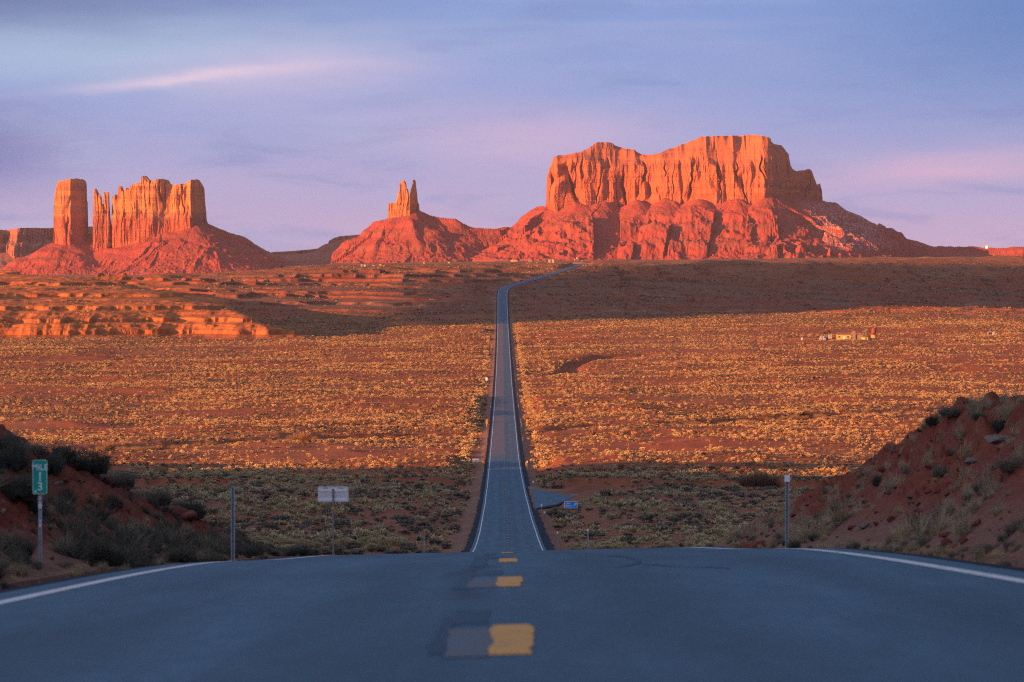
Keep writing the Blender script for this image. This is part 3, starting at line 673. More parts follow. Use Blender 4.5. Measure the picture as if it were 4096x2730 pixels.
# --- the big mesa
t_mesa = thing('mesa', 'huge red mesa with a two-humped flat top above the far end of the road', 'mesa', (0, 0, 0))
sk = prof_px([(316, 860), (317, 800), (320, 640), (325, 570), (345, 520), (370, 450), (385, 410), (400, 400), (440, 392), (480, 392), (560, 375), (640, 360), (700, 330), (760, 290), (780, 272), (850, 268), (935, 272), (940, 290), (1000, 310), (1060, 330), (1130, 332), (1150, 355), (1190, 375), (1240, 388), (1320, 382), (1380, 365), (1450, 330), (1480, 325), (1550, 300), (1640, 265), (1720, 235), (1730, 222), (1800, 220), (1890, 212), (2000, 212), (2030, 208), (2110, 205), (2140, 208), (2230, 198), (2260, 205), (2300, 215), (2353, 225)], 2.298, 2048, 450)
sk += prof_px([(30, 240), (35, 265), (70, 285), (150, 293), (180, 320), (200, 350), (225, 375), (228, 430), (240, 480), (260, 510), (300, 530), (380, 515), (388, 528), (420, 505), (450, 498), (470, 510), (490, 560), (520, 615), (540, 655), (560, 635), (580, 627), (582, 655), (600, 700), (605, 780), (606, 838)], 2.298, 3072, 450)
bs = prof_px([(316, 865), (450, 855), (600, 830), (720, 830), (850, 850), (970, 855), (1060, 830), (1130, 795), (1230, 805), (1330, 810), (1450, 800), (1600, 805), (1700, 805), (1800, 815), (1950, 805), (2100, 815), (2200, 810), (2353, 790)], 2.298, 2048, 450) + prof_px([(40, 780), (200, 775), (300, 780), (400, 800), (500, 830), (606, 838)], 2.298, 3072, 450)
plan = [(2185, 40), (2192, 10), (2230, -8), (2330, 0), (2480, 30), (2560, 34), (2640, 14), (2800, -14), (2950, -30), (3050, -38), (3085, -30), (3110, 20), (3160, 90), (3220, 165), (3280, 240), (3336, 330)]
backp = [(2185, 60), (2230, 200), (2800, 330), (3050, 420), (3110, 380), (3220, 230), (3336, 40)]
M_px = lambda y: (HOR - y) / F * D0
# upper slope steps back above the main wall: caps and rubble shelf
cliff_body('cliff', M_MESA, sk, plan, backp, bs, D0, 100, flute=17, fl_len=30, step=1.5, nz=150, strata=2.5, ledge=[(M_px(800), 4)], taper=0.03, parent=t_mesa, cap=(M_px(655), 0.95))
cr = [(2183, 832, 40), (2240, 836, 5), (2300, 812, -5), (2355, 830, -5), (2420, 806, 5), (2480, 834, 12), (2545, 796, 14), (2600, 826, 18), (2660, 795, 2), (2725, 824, -8), (2795, 798, -24), (2860, 826, -30), (2945, 798, -42), (3005, 824, -44), (3050, 796, -48), (3088, 792, -42), (3125, 790, 30), (3200, 792, 120), (3270, 805, 210), (3336, 816, 300)]
tail_l = [(2183, 830, 60), (2148, 834, 70), (2128, 860, 80), (2090, 885, 70), (2060, 902, 60), (2000, 920, 40), (1930, 945, 20), (1880, 985, 0)]
tail_r = [(3336, 814, 300), (3358, 838, 300), (3385, 850, 300), (3440, 878, 300), (3490, 910, 290), (3560, 935, 280), (3640, 968, 260), (3720, 985, 240), (3860, 1000, 200), (4096, 990, 150), (4300, 1000, 120)]
corner = [(3088, 792, -42), (3122, 830, -60), (3146, 880, -90), (3195, 940, -120), (3262, 1000, -150)]
spur1 = [(2560, 800, 15), (2545, 850, -60), (2530, 930, -150)]
spur2 = [(2800, 800, -25), (2795, 850, -95), (2760, 935, -190)]
spur3 = [(2320, 815, 0), (2310, 870, -70), (2270, 960, -170)]
snow_r = lambda X, Y, H: sst(3230, 3300, X / D0 * F + 2048 - (H - 60) * -0.55) * (1 - sst(3450, 3640, X / D0 * F + 2048)) * sst(18, 50, H) * (1 - sst(150, 165, H)) * 0.85
talus('talus', M_TALUS, [cr, tail_l, tail_r, corner], D0, (1700, 4500), (-640, 620), 1050, 400, 200, slope=0.76, gully=31, glen=54, floor=-6, snow=snow_r, parent=t_mesa, bench_z=[(62, 14), (104, 12), (30, 12), (84, 8)], lump=0.6)

# --- the twin spires on their cone
t_twin = thing('twin_spires', 'pair of slender red rock spires on a pointed cone in the gap beside the mesa', 'rock spires', (0, 0, 0))
sk2 = prof_px([(1206, 700), (1207, 650), (1211, 560), (1212, 500), (1225, 490), (1270, 490), (1285, 480), (1290, 455), (1300, 450), (1305, 400), (1320, 370), (1318, 320), (1330, 300), (1345, 282), (1362, 280), (1378, 305), (1385, 350), (1400, 370), (1404, 405), (1408, 440), (1415, 385), (1430, 345), (1439, 310), (1440, 282), (1448, 274), (1460, 276), (1468, 300), (1470, 340), (1478, 400), (1482, 450), (1485, 490), (1495, 490), (1498, 560), (1500, 640)], 2.298, 1024, 600)
bs2 = prof_px([(1200, 700), (1300, 720), (1400, 700), (1500, 640)], 2.298, 1024, 600)
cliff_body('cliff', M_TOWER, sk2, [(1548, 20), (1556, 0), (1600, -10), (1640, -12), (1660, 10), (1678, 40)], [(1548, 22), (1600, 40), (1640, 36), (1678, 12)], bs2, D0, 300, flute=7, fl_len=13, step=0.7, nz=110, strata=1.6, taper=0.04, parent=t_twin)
tw = [(1550, 890, 10), (1575, 880, -5), (1620, 872, -10), (1655, 850, 0), (1680, 842, 25), (1720, 860, 30), (1754, 874, 30), (1824, 888, 20), (1850, 905, 20), (1912, 919, 20), (1990, 925, 20)]
tw_l = [(1550, 885, 12), (1504, 900, 30), (1480, 930, 40)]
tw_f = [(1640, 868, -5), (1648, 900, -55), (1668, 960, -120)]
tw_f2 = [(1550, 890, 5), (1530, 940, -60), (1500, 990, -120)]
talus('talus', M_TALUS, [tw, tw_l, tw_f, tw_f2], D0, (1330, 2040), (-340, 240), 460, 260, 320, slope=0.80, gully=11, glen=34, floor=-12, parent=t_twin, bench_z=[(70, 12), (95, 9), (35, 10)])

# --- dark low mesa behind, in the shade of the towers
t_dark = thing('low_mesa', 'long low purple-brown mesa in shadow left of the twin spires', 'mesa', (0, 0, 0))
lowr = [(1010, 1012, 330), (1060, 1020, 312), (1200, 1014, 298), (1280, 1006, 290), (1300, 980, 290), (1400, 960, 306), (1510, 944, 318), (1560, 940, 322)]
talus('talus', M_DARKM, [lowr, [(700, 905, 200), (830, 900, 150), (860, 920, 180), (895, 940, 200), (935, 950, 210), (985, 962, 220), (1006, 975, 230), (1016, 995, 240), (1060, 1008, 260)]], D0, (760, 1720), (-60, 620), 520, 300, 420, slope=0.60, gully=7, glen=40, floor=-14, parent=t_dark, bench_z=[(52, 9), (30, 7), (70, 8)])

skd = [(1040, 1012), (1060, 1007), (1130, 1004), (1200, 998), (1280, 990), (1288, 975), (1292, 961), (1312, 950), (1335, 942), (1420, 936), (1460, 928), (1490, 917), (1512, 905), (1560, 900)]
cliff_body('cliff', M_DARKM, skd, [(1040, 318), (1200, 302), (1290, 292), (1400, 308), (1560, 325)], [(1040, 90), (1560, 130)], [(1040, 1024), (1280, 1016), (1292, 985), (1400, 966), (1560, 950)], D0, 460, flute=5, fl_len=16, step=1.4, nz=60, strata=2.4, taper=0.03, parent=t_dark)
# --- the castle-like towers
t_cas = thing('rock_castle', 'broad jagged red butte with a row of thin pinnacles on its left end', 'butte', (0, 0, 0))
sk3 = prof_px([(853, 1010), (854, 640), (857, 520), (860, 420), (858, 370), (866, 360), (880, 358), (895, 375), (903, 400), (920, 415), (930, 440), (928, 470), (931, 495), (945, 497), (949, 520), (951, 610), (953, 520), (955, 420), (958, 395), (965, 388), (985, 383), (1000, 388), (1002, 440), (1000, 480), (1008, 560), (1010, 620), (1018, 700), (1020, 800), (1024, 800), (1029, 690), (1031, 560), (1030, 450), (1040, 420), (1065, 410), (1073, 440), (1078, 400), (1085, 350), (1095, 335), (1110, 332), (1114, 345), (1130, 370), (1142, 400), (1145, 460), (1149, 480), (1151, 360), (1170, 350), (1175, 365), (1195, 352), (1215, 325), (1260, 308), (1300, 295), (1306, 285), (1307, 240), (1330, 240), (1350, 260), (1370, 280), (1385, 285), (1410, 290), (1412, 300), (1430, 280), (1445, 270), (1500, 268), (1530, 275), (1545, 305), (1560, 318), (1600, 325), (1615, 320), (1650, 315), (1680, 312), (1695, 330), (1710, 310), (1735, 285), (1760, 277), (1790, 275), (1815, 270), (1830, 300), (1845, 330), (1855, 360), (1856, 400), (1858, 450), (1862, 500), (1868, 560), (1872, 640), (1890, 690), (1892, 760)], 2.298, 0, 600)
bs3 = prof_px([(850, 1000), (900, 985), (1000, 950), (1100, 920), (1250, 870), (1380, 850), (1450, 810), (1550, 780), (1700, 755), (1800, 735), (1892, 700)], 2.298, 0, 600)
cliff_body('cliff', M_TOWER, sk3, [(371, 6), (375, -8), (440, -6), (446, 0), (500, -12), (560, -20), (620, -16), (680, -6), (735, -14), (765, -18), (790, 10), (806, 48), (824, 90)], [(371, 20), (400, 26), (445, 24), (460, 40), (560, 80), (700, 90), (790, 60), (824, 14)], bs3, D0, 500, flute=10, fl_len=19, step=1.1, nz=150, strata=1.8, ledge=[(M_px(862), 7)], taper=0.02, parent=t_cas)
ca = [(366, 1030, -20), (378, 1020, -30), (440, 1010, -36), (540, 985, -40), (600, 970, -40), (640, 945, -36), (690, 930, -36), (740, 918, -38), (780, 908, -30), (806, 900, 20), (822, 900, 70)]
ca_r = [(822, 898, 70), (838, 909, 80), (857, 922, 90), (875, 930, 95), (901, 948, 100), (935, 958, 110), (980, 962, 120)]
ca_s = [(790, 908, -25), (820, 960, -70), (850, 1010, -120), (880, 1050, -150)]
ca_s2 = [(640, 945, -40), (640, 1000, -110), (600, 1060, -200)]
talus('talus', M_TALUS, [ca, ca_r, ca_s, ca_s2], D0, (150, 1130), (-520, 200), 520, 320, 520, slope=0.66, gully=11, glen=36, floor=-45, parent=t_cas, bench_z=[(20, 10), (45, 9), (-3, 9), (66, 8)], lump=0.5)

# --- the lone square tower
t_tow = thing('rock_tower', 'lone thick square rock tower standing apart at the left of the pinnacles', 'butte', (0, 0, 0))
sk4 = prof_px([(484, 880), (486, 720), (490, 640), (500, 540), (500, 440), (512, 370), (525, 310), (530, 297), (560, 287), (600, 278), (650, 268), (700, 264), (740, 268), (762, 282), (768, 300), (770, 360), (770, 450), (778, 490), (778, 520), (772, 560), (778, 620), (780, 700), (781, 790)], 2.298, 0, 600)
bs4 = prof_px([(484, 880), (600, 890), (690, 855), (720, 835), (781, 775)], 2.298, 0, 600)
cliff_body('cliff', M_TOWER, sk4, [(210, 20), (215, -4), (250, -12), (285, -14), (297, 0), (312, 24), (330, 46), (340, 64)], [(210, 30), (250, 70), (300, 70), (340, 14)], bs4, D0, 600, flute=6, fl_len=22, step=1.0, nz=120, strata=1.2, taper=0.02, parent=t_tow)
to = [(212, 985, 0), (250, 988, -20), (290, 984, -18), (306, 975, 14), (325, 955, 60), (340, 938, 85), (374, 938, 90)]
to_l = [(212, 978, 10), (192, 994, 10), (174, 1009, 10), (152, 1035, 10), (135, 1052, 10), (87, 1074, 10), (44, 1096, 10), (0, 1118, 10), (-120, 1150, 0)]
talus('talus', M_TALUS, [to, to_l], D0, (-300, 460), (-560, 260), 400, 300, 640, slope=0.60, gully=8, glen=36, floor=-60, parent=t_tow, bench_z=[(-10, 10), (14, 9), (-30, 8)], lump=0.45)

# --- the far plateau behind the tower
t_pl = thing('far_plateau', 'distant dark flat-topped plateau with pale gullies at the edge of the view', 'mesa', (0, 0, 0))
D1 = 10600.0
sk5 = [(-700, 905), (-300, 915), (0, 919), (44, 914), (83, 912), (113, 911), (209, 911), (300, 908), (340, 905), (380, 903), (470, 906), (520, 920), (560, 990)]
cliff_body('cliff', M_DARKM, sk5, [(-700, 0), (0, 60), (60, 20), (120, 80), (200, 140), (560, 180)], [(-700, 500), (560, 300)], [(-700, 1100), (560, 1100)], D1, 700, flute=30, fl_len=17, step=3.0, nz=90, strata=3.0, ledge=[((HOR - 975) / F * D1, 40)], taper=0.10, parent=t_pl)
talus('talus', M_DARKM, [[(-700, 1010, -30), (0, 1010, 30), (120, 1010, 50), (560, 1010, 140)]], D1, (-900, 800), (-420, 400), 260, 120, 720, slope=0.6, gully=9, glen=40, floor=-70, parent=t_pl)

# ================================================================== VEGETATION
RNG = np.random.default_rng(11)
def hit(px, py, y0=27.0, y1=4200.0, n=6000):
    """where the ray through photo point (px, py) meets the ground"""
    y = y0 * (y1 / y0) ** np.linspace(0, 1, n); x = (px - 2048) / F * y; zr = (HOR - py) / F * y
    g = height(x, y) - zr; k = np.argmax(g >= 0)
    if g[k] < 0: k = np.argmax(g)
    elif k > 0 and g[k - 1] < 0:
        t = -g[k - 1] / (g[k] - g[k - 1]); yy = y[k - 1] + t * (y[k] - y[k - 1]); return ((px - 2048) / F * yy, yy, hz((px - 2048) / F * yy, yy))
    return (x[k], y[k], hz(x[k], y[k]))
def plant_mat(name, stops, rough=0.85, pale=0.6):
    """stops: colours picked per plant; tips a little paler than the bases"""
    m, t, b = mat_new(name)
    oi = t.new('ShaderNodeObjectInfo'); at = t.new('ShaderNodeAttribute'); at.attribute_name = 'tip'
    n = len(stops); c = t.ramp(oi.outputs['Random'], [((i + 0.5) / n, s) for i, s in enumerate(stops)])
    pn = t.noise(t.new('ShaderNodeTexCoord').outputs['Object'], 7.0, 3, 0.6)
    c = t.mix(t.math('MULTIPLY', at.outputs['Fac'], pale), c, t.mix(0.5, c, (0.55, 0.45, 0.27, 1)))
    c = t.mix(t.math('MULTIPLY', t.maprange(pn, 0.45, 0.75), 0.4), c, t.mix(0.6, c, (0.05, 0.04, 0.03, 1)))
    t.l.new(c, b.inputs['Base Color']); b.inputs['Roughness'].default_value = rough; b.inputs['Specular IOR Level'].default_value = 0.1
    return m
M_RABBIT = plant_mat('rabbitbrush_straw', [(0.46, 0.32, 0.17, 1), (0.56, 0.40, 0.21, 1), (0.36, 0.23, 0.13, 1), (0.22, 0.13, 0.085, 1), (0.60, 0.44, 0.23, 1)])
M_OLIVE = plant_mat('rabbitbrush_olive', [(0.34, 0.285, 0.15, 1), (0.43, 0.35, 0.185, 1), (0.26, 0.22, 0.125, 1), (0.47, 0.38, 0.22, 1)])
M_SAGE = plant_mat('sagebrush_grey', [(0.085, 0.080, 0.075, 1), (0.105, 0.10, 0.085, 1), (0.07, 0.062, 0.06, 1), (0.13, 0.115, 0.095, 1)], pale=0.40)
M_BANKS = plant_mat('bank_shrub', [(0.052, 0.056, 0.048, 1), (0.07, 0.068, 0.055, 1), (0.040, 0.046, 0.048, 1)], pale=0.14)
M_STRAW = plant_mat('dry_grass', [(0.34, 0.25, 0.155, 1), (0.42, 0.32, 0.20, 1), (0.27, 0.195, 0.125, 1)])
M_TAMA = plant_mat('tamarisk_twigs', [(0.17, 0.075, 0.045, 1), (0.22, 0.10, 0.055, 1), (0.12, 0.06, 0.045, 1)])
M_TWIG = mat_plain('twig_bark', (0.10, 0.065, 0.045, 1), 0.9)

def blades(n, rng, rb, h, spread, wd, segs=2, dome=1.0, lean=0.0, hvar=0.35):
    """n thin curved blades from a base disc of radius rb, splaying out by spread; returns vertices, faces, tip weights"""
    a = rng.uniform(0, 2 * np.pi, n); r = np.sqrt(rng.uniform(0, 1, n)); bx = rb * r * np.cos(a); by = rb * r * np.sin(a)
    ang = a + rng.normal(0, 0.5, n); sp = spread * (0.25 + 0.95 * r) * rng.uniform(0.5, 1.2, n)
    hh = h * (1 - hvar * rng.uniform(0, 1, n)) * (1 - 0.45 * dome * r * r)
    w_ = wd * rng.uniform(0.6, 1.3, n); tw = rng.uniform(0, np.pi, n)
    P = []; V_ = []; tipw = []
    for k in range(segs + 1):
        t = k / segs
        cx = bx + np.cos(ang) * sp * (t ** 1.5) + lean * t * t; cy = by + np.sin(ang) * sp * (t ** 1.5); cz = hh * (t ** 0.92)
        ww = w_ * (1 - 0.85 * t ** 1.5)
        V_.append(np.stack([cx - np.cos(tw) * ww, cy - np.sin(tw) * ww, cz], -1)); V_.append(np.stack([cx + np.cos(tw) * ww, cy + np.sin(tw) * ww, cz], -1)); tipw += [np.full(n, t)] * 2
    V_ = np.stack(V_, 1).reshape(-1, 3); T = np.stack(tipw, 1).ravel(); m = 2 * (segs + 1)
    b = np.arange(n) * m; Q = np.concatenate([np.stack([b + 2 * k, b + 2 * k + 1, b + 2 * k + 3, b + 2 * k + 2], -1) for k in range(segs)])
    return V_, Q, T
def leaves(n, rng, rx, h, size, z0=0.12, lumps=5, shell=0.55):
    """n small leaf faces spread through a lumpy crown"""
    cen = np.stack([rng.uniform(-0.6, 0.6, lumps) * rx, rng.uniform(-0.6, 0.6, lumps) * rx, rng.uniform(0.38, 0.72, lumps) * h], -1); rad = rng.uniform(0.34, 0.58, lumps)
    k = rng.integers(0, lumps, n); d = rng.normal(size=(n, 3)); d /= np.linalg.norm(d, axis=1)[:, None]; d[:, 2] = np.where(d[:, 2] < -0.35, -d[:, 2], d[:, 2])
    rr = rad[k] * (shell + (1 - shell) * rng.uniform(0, 1, n)) * rng.uniform(0.75, 1.15, n)
    C = cen[k] + d * np.stack([rr * rx, rr * rx, rr * h * 0.62], -1); C[:, 2] = np.clip(C[:, 2], z0 * h * 0.3, None)
    u = rng.normal(size=(n, 3)); u /= np.linalg.norm(u, axis=1)[:, None]; up = d * 0.6 + np.array([0, 0, 0.5]); v = np.cross(u, up); v /= np.linalg.norm(v, axis=1)[:, None] + 1e-9
    s = size * rng.uniform(0.55, 1.4, n)[:, None]; ax = (up / (np.linalg.norm(up, axis=1)[:, None] + 1e-9)) * s * 1.3
    V_ = np.stack([C - v * s * 0.5, C + v * s * 0.5, C + ax + v * s * 0.2, C + ax - v * s * 0.2], 1).reshape(-1, 3)
    b = np.arange(n) * 4; Q = np.stack([b, b + 1, b + 2, b + 3], -1); T = np.repeat(np.clip(C[:, 2] / h, 0, 1), 4)
    return V_, Q, T
def cmb(*parts):
    V_ = []; Q = []; T = []; o = 0
    for v, q, t in parts: V_.append(v); Q.append(q + o); T.append(t); o += len(v)
    return np.concatenate(V_), np.concatenate(Q), np.concatenate(T)
def plant_mesh(name, data, mat):
    v, q, t = data; me = bpy.data.meshes.new(name); fill_mesh(me, v, q, False)
    at = me.attributes.new('tip', 'FLOAT', 'POINT'); at.data.foreach_set('value', t.astype(np.float32)); me.materials.append(mat); return me
def rg(s): return np.random.default_rng(s)
# near versions
def fans(seed, n, k, rad, h, spread, wd, segs=3):
    """several separate sprays of stems growing from one root area"""
    rng = rg(seed); out = []
    for j in range(k):
        a = rng.uniform(0, 6.28); r = rad * math.sqrt(rng.uniform(0.02, 1)); hh = h * rng.uniform(0.45, 1.0) * (1 - 0.3 * r / max(rad, 1e-3))
        v, q, t = blades(n, rng, 0.05 + 0.05 * rng.uniform(), hh, spread * rng.uniform(0.5, 1.2), wd, segs, 0.25, rng.normal(0, 0.12), 0.55)
        out.append((v + np.array([r * math.cos(a), r * math.sin(a), 0]), q, t))
    return cmb(*out)
BANK = [plant_mesh('bank_shrub', cmb(fans(k, 240, 11, 0.46, 1.0, 0.30, 0.0050), leaves(420, rg(k + 50), 0.60, 0.70, 0.026, lumps=9, shell=0.3)), M_BANKS) for k in range(4)]
BANKG = [plant_mesh('bank_shrub', cmb(fans(k + 20, 200, 9, 0.46, 1.0, 0.32, 0.0046), leaves(260, rg(k + 60), 0.58, 0.66, 0.024, lumps=8, shell=0.3)), M_SAGE) for k in range(3)]
TUFT = [plant_mesh('grass_tuft', fans(k + 30, 110, 7, 0.26, 1.0, 0.26, 0.0036), M_STRAW) for k in range(4)]
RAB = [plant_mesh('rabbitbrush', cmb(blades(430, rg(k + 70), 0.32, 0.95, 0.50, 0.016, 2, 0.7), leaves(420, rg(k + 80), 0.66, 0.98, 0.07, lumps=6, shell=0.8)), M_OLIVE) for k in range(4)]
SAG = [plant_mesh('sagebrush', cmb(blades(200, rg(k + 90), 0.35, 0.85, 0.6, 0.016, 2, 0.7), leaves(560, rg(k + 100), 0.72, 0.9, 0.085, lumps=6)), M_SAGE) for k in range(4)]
TAM = [plant_mesh('tamarisk', cmb(blades(420, rg(k + 110), 0.30, 1.0, 0.45, 0.009, 3, 0.3), blades(260, rg(k + 115), 0.45, 0.7, 0.6, 0.010, 3, 0.3)), M_TAMA) for k in range(4)]
# far versions, for the fields
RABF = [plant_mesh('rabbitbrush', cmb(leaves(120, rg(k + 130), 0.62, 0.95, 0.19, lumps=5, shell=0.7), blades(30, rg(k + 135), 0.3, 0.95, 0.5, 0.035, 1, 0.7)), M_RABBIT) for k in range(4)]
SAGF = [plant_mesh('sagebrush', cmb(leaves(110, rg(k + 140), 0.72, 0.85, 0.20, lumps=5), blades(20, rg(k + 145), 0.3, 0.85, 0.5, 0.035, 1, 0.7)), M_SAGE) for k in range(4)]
OLIF = [plant_mesh('rabbitbrush', leaves(150, rg(k + 150), 0.62, 0.95, 0.16, lumps=5, shell=0.7), M_OLIVE) for k in range(2)]

def put(mesh, name, label, cat, loc, s, sz=None, rz=None, group=None):
    o = link(name, mesh, None, loc); o.scale = (s, s, sz if sz else s); o.rotation_euler = (0, 0, RNG.uniform(0, 6.28) if rz is None else rz)
    return tag(o, label, cat, group)
# ---- banks: (base px, base py, height px, width px, kind, label, group)
LB = 'on the shaded cut bank left of the road'; RB = 'on the red cut bank right of the road'
BANKP = [
 (25, 1795, 110, 170, 'b', 'dark spiky shrub topmost on the left bank at the picture edge'), (130, 1812, 90, 160, 'g', 'grey shrub on the bare top of the left bank behind the crest shrubs'), (255, 1845, 110, 170, 'b', 'dark shrub on the left bank crest right of the bare top'),
 (45, 1865, 150, 190, 'b', 'dark spiky shrub at the very top of the left bank, cut by the picture edge'),
 (200, 1880, 120, 170, 'b', 'dark shrub on the left bank crest between two taller ones'),
 (345, 1885, 150, 230, 'b', 'biggest dark shrub on the crest of the left bank above the mile sign'),
 (70, 1985, 150, 220, 'b', 'dark bushy shrub left of the green mile sign, below the crest shrubs'),
 (480, 1935, 110, 180, 'g', 'grey shrub on the left bank slope just below the crest shrubs'),
 (610, 1975, 110, 170, 'g', 'grey shrub half way along the edge of the left bank'),
 (700, 1995, 80, 120, 'g', 'small grey shrub at the ledge rocks on the left bank edge'),
 (760, 2035, 110, 150, 'b', 'dark shrub on the lower edge of the left bank outlined against the valley'),
 (455, 2025, 80, 95, 'b', 'round dark shrub alone in the middle of the left bank'),
 (420, 2270, 190, 250, 'b', 'large dark shrub at the foot of the left bank right of the mile sign'),
 (540, 2285, 140, 190, 'b', 'dark shrub leaning on the large one at the foot of the left bank'),
 (430, 2110, 80, 120, 'g', 'grey wispy shrub above the large shrub on the left bank'),
 (55, 2220, 190, 190, 'g', 'grey shrub on the left bank below and left of the mile sign'),
 (15, 2350, 130, 130, 'b', 'black-looking shrub at the road edge in the lower left corner'),
 (735, 2255, 110, 190, 'b', 'dark low shrub at the bank foot left of the bare left delineator'),
 (860, 2250, 80, 120, 'g', 'low grey shrub at the bank foot just before the bare left delineator'),
 (1010, 2235, 75, 110, 'b', 'dark shrub right of the bare left delineator'),
 (1195, 2222, 70, 130, 'b', 'round dark shrub at the end of the left bank by the crest'),
 (1100, 2226, 55, 90, 'g', 'small grey shrub among the last plants of the left bank'),
 (4030, 1665, 130, 150, 't', 'tall pale grass clump on top of the right bank at the picture edge'),
 (3900, 1650, 100, 130, 't', 'pale grass clump on the crest of the right bank, second from the edge'),
 (3790, 1655, 70, 100, 'g', 'grey shrub on the crest of the right bank between pale clumps'),
 (3700, 1680, 80, 90, 't', 'pale grass clump where the right bank crest starts to drop'),
 (4000, 1720, 70, 80, 'b', 'dark shrub just below the crest of the right bank'),
 (3730, 1690, 60, 70, 'b', 'dark little shrub under the crest grass on the right bank'),
 (3715, 1860, 130, 120, 't', 'straw-coloured grass clump half way up the right bank'),
 (3845, 1745, 110, 80, 't', 'straw-coloured grass clump high on the right bank'),
 (3515, 1935, 65, 65, 'b', 'round dark shrub alone half way up the edge side of the right bank'),
 (3765, 1900, 85, 90, 'g', 'grey shrub beside the straw clump half way up the right bank'),
 (3935, 1960, 110, 120, 'g', 'grey twiggy shrub in the upper right bank below the crest'),
 (4060, 1880, 110, 130, 'g', 'large grey shrub on the right bank at the picture edge'),
 (3860, 2150, 200, 170, 't', 'largest plume of grey straw grass in the middle of the right bank'),
 (3800, 2060, 120, 110, 't', 'straw grass clump above the largest plume on the right bank'),
 (3560, 2215, 110, 190, 'g', 'wide grey shrub at the foot of the right bank'),
 (3420, 2210, 70, 110, 't', 'low straw clump at the foot of the right bank beside the wide grey shrub'),
 (3180, 2208, 65, 70, 'b', 'dark little shrub right behind the white-topped right delineator'),
 (3085, 2206, 75, 95, 't', 'straw clump just left of the white-topped right delineator'),
 (2960, 2200, 55, 70, 'o', 'olive shrub at the tip of the right bank by the crest'),
 (3300, 2210, 55, 90, 't', 'low straw clump along the road edge right of the white-topped delineator'),
 (3650, 2240, 70, 110, 't', 'straw clump at the road edge below the wide grey shrub'),
 (3780, 2262, 80, 130, 't', 'straw clump at the road edge under the largest plume'),
 (3895, 2280, 85, 115, 't', 'pale rounded clump at the road edge near the lower right corner'),
 (4045, 2290, 110, 150, 'b', 'dark shrub at the road edge in the lower right corner'),
 (3700, 2180, 90, 110, 'g', 'grey shrub on the lower right bank left of the largest plume'),
 (4060, 2130, 110, 120, 'g', 'grey shrub on the lower right bank at the picture edge'),
 (150, 2330, 100, 110, 't', 'pale grass tuft around the foot of the mile sign post'),
 (290, 2325, 80, 120, 't', 'pale grass tuft at the road edge right of the mile sign'),
 (390, 2320, 70, 90, 't', 'low pale tuft at the road edge under the large left shrub'),
 (500, 2310, 110, 90, 't', 'taller pale tuft at the road edge under the large left shrub'),
 (620, 2290, 70, 90, 't', 'pale tuft at the road edge between the two dark foot shrubs'),
 (690, 2278, 60, 80, 't', 'small pale tuft at the road edge near the low dark shrub'),
]
kinds = {'b': (BANK, 'shrub', 'bank_shrub'), 'g': (BANKG, 'shrub', 'bank_shrub'), 't': (TUFT, 'grass tuft', 'grass_tuft'), 'o': (RAB, 'shrub', 'rabbitbrush')}
for i, (px, py, hp, wp, k, lab) in enumerate(BANKP):
    x, y, z = hit(px, py, 27, 95, 3000); ms, cat, nm = kinds[k]
    hgt = hp / F * y; wid = wp / F * y
    put(ms[i % len(ms)], nm, lab, cat, (x, y, z - 0.05), wid / 1.25, hgt / 0.95)
# small tufts too alike to tell apart
for side, n, rngx in ((-1, 60, (0, 1200)), (1, 110, (2950, 4096))):
    for i in range(n):
        px = RNG.uniform(*rngx)
        top = np.interp(px, [0, 450, 700, 950, 1200], [1800, 1900, 1990, 2130, 2215]) if side < 0 else np.interp(px, [3000, 3500, 4096], [2150, 1830, 1620])
        bot = np.interp(px, [0, 1200], [2350, 2222]) if side < 0 else np.interp(px, [3000, 4096], [2200, 2295])
        py = top + (bot - top) * (RNG.uniform(0.1, 1.0) if i % 2 else RNG.uniform(0.85, 1.0))
        x, y, z = hit(px, py, 27, 95, 1500); s = RNG.uniform(0.10, 0.26)
        if RNG.uniform() < 0.6: put(TUFT[i % 3], 'grass_tuft', 'small dry grass tuft ' + (LB if side < 0 else RB), 'grass tuft', (x, y, z - 0.03), s, s * RNG.uniform(0.8, 1.3), group='small tufts ' + (LB if side < 0 else RB))
        else: put(BANKG[i % 2], 'bank_shrub', 'small grey shrub ' + (LB if side < 0 else RB), 'shrub', (x, y, z - 0.03), s, s * 0.8, group='small shrubs ' + (LB if side < 0 else RB))

# ---- rocks on the banks
def rock_mat(name, c1, c2):
    m, t, b = mat_new(name); tco = t.new('ShaderNodeTexCoord'); n = t.noise(tco.outputs['Object'], 2.2, 6, 0.65); n2 = t.noise(tco.outputs['Object'], 9.0, 4, 0.6)
    t.l.new(t.mix(t.maprange(n, 0.35, 0.7), c1, c2), b.inputs['Base Color']); bump(t, b, t.math('ADD', n, n2), 0.05, 0.7); return m
M_RROCK = rock_mat('red_bank_stone', (0.15, 0.042, 0.03, 1), (0.21, 0.075, 0.05, 1)); M_GROCK = rock_mat('grey_bank_stone', (0.15, 0.11, 0.105, 1), (0.22, 0.17, 0.155, 1))
def rock_mesh(seed, mat, flat):
    rng = rg(seed); bm = bmesh.new(); bmesh.ops.create_icosphere(bm, subdivisions=3, radius=1.0)
    pl = [(rng.normal(size=3), rng.uniform(0.45, 0.85)) for _ in range(11)]
    for v in bm.verts:
        p = np.array(v.co)
        for nn, d in pl:
            nn = nn / np.linalg.norm(nn); e = p @ nn - d
            if e > 0: p = p - nn * e
        v.co = Vector((p[0] * 1.15, p[1] * 0.85, p[2] * flat))
    me = bpy.data.meshes.new('rock'); bm.to_mesh(me); bm.free(); me.materials.append(mat); return me
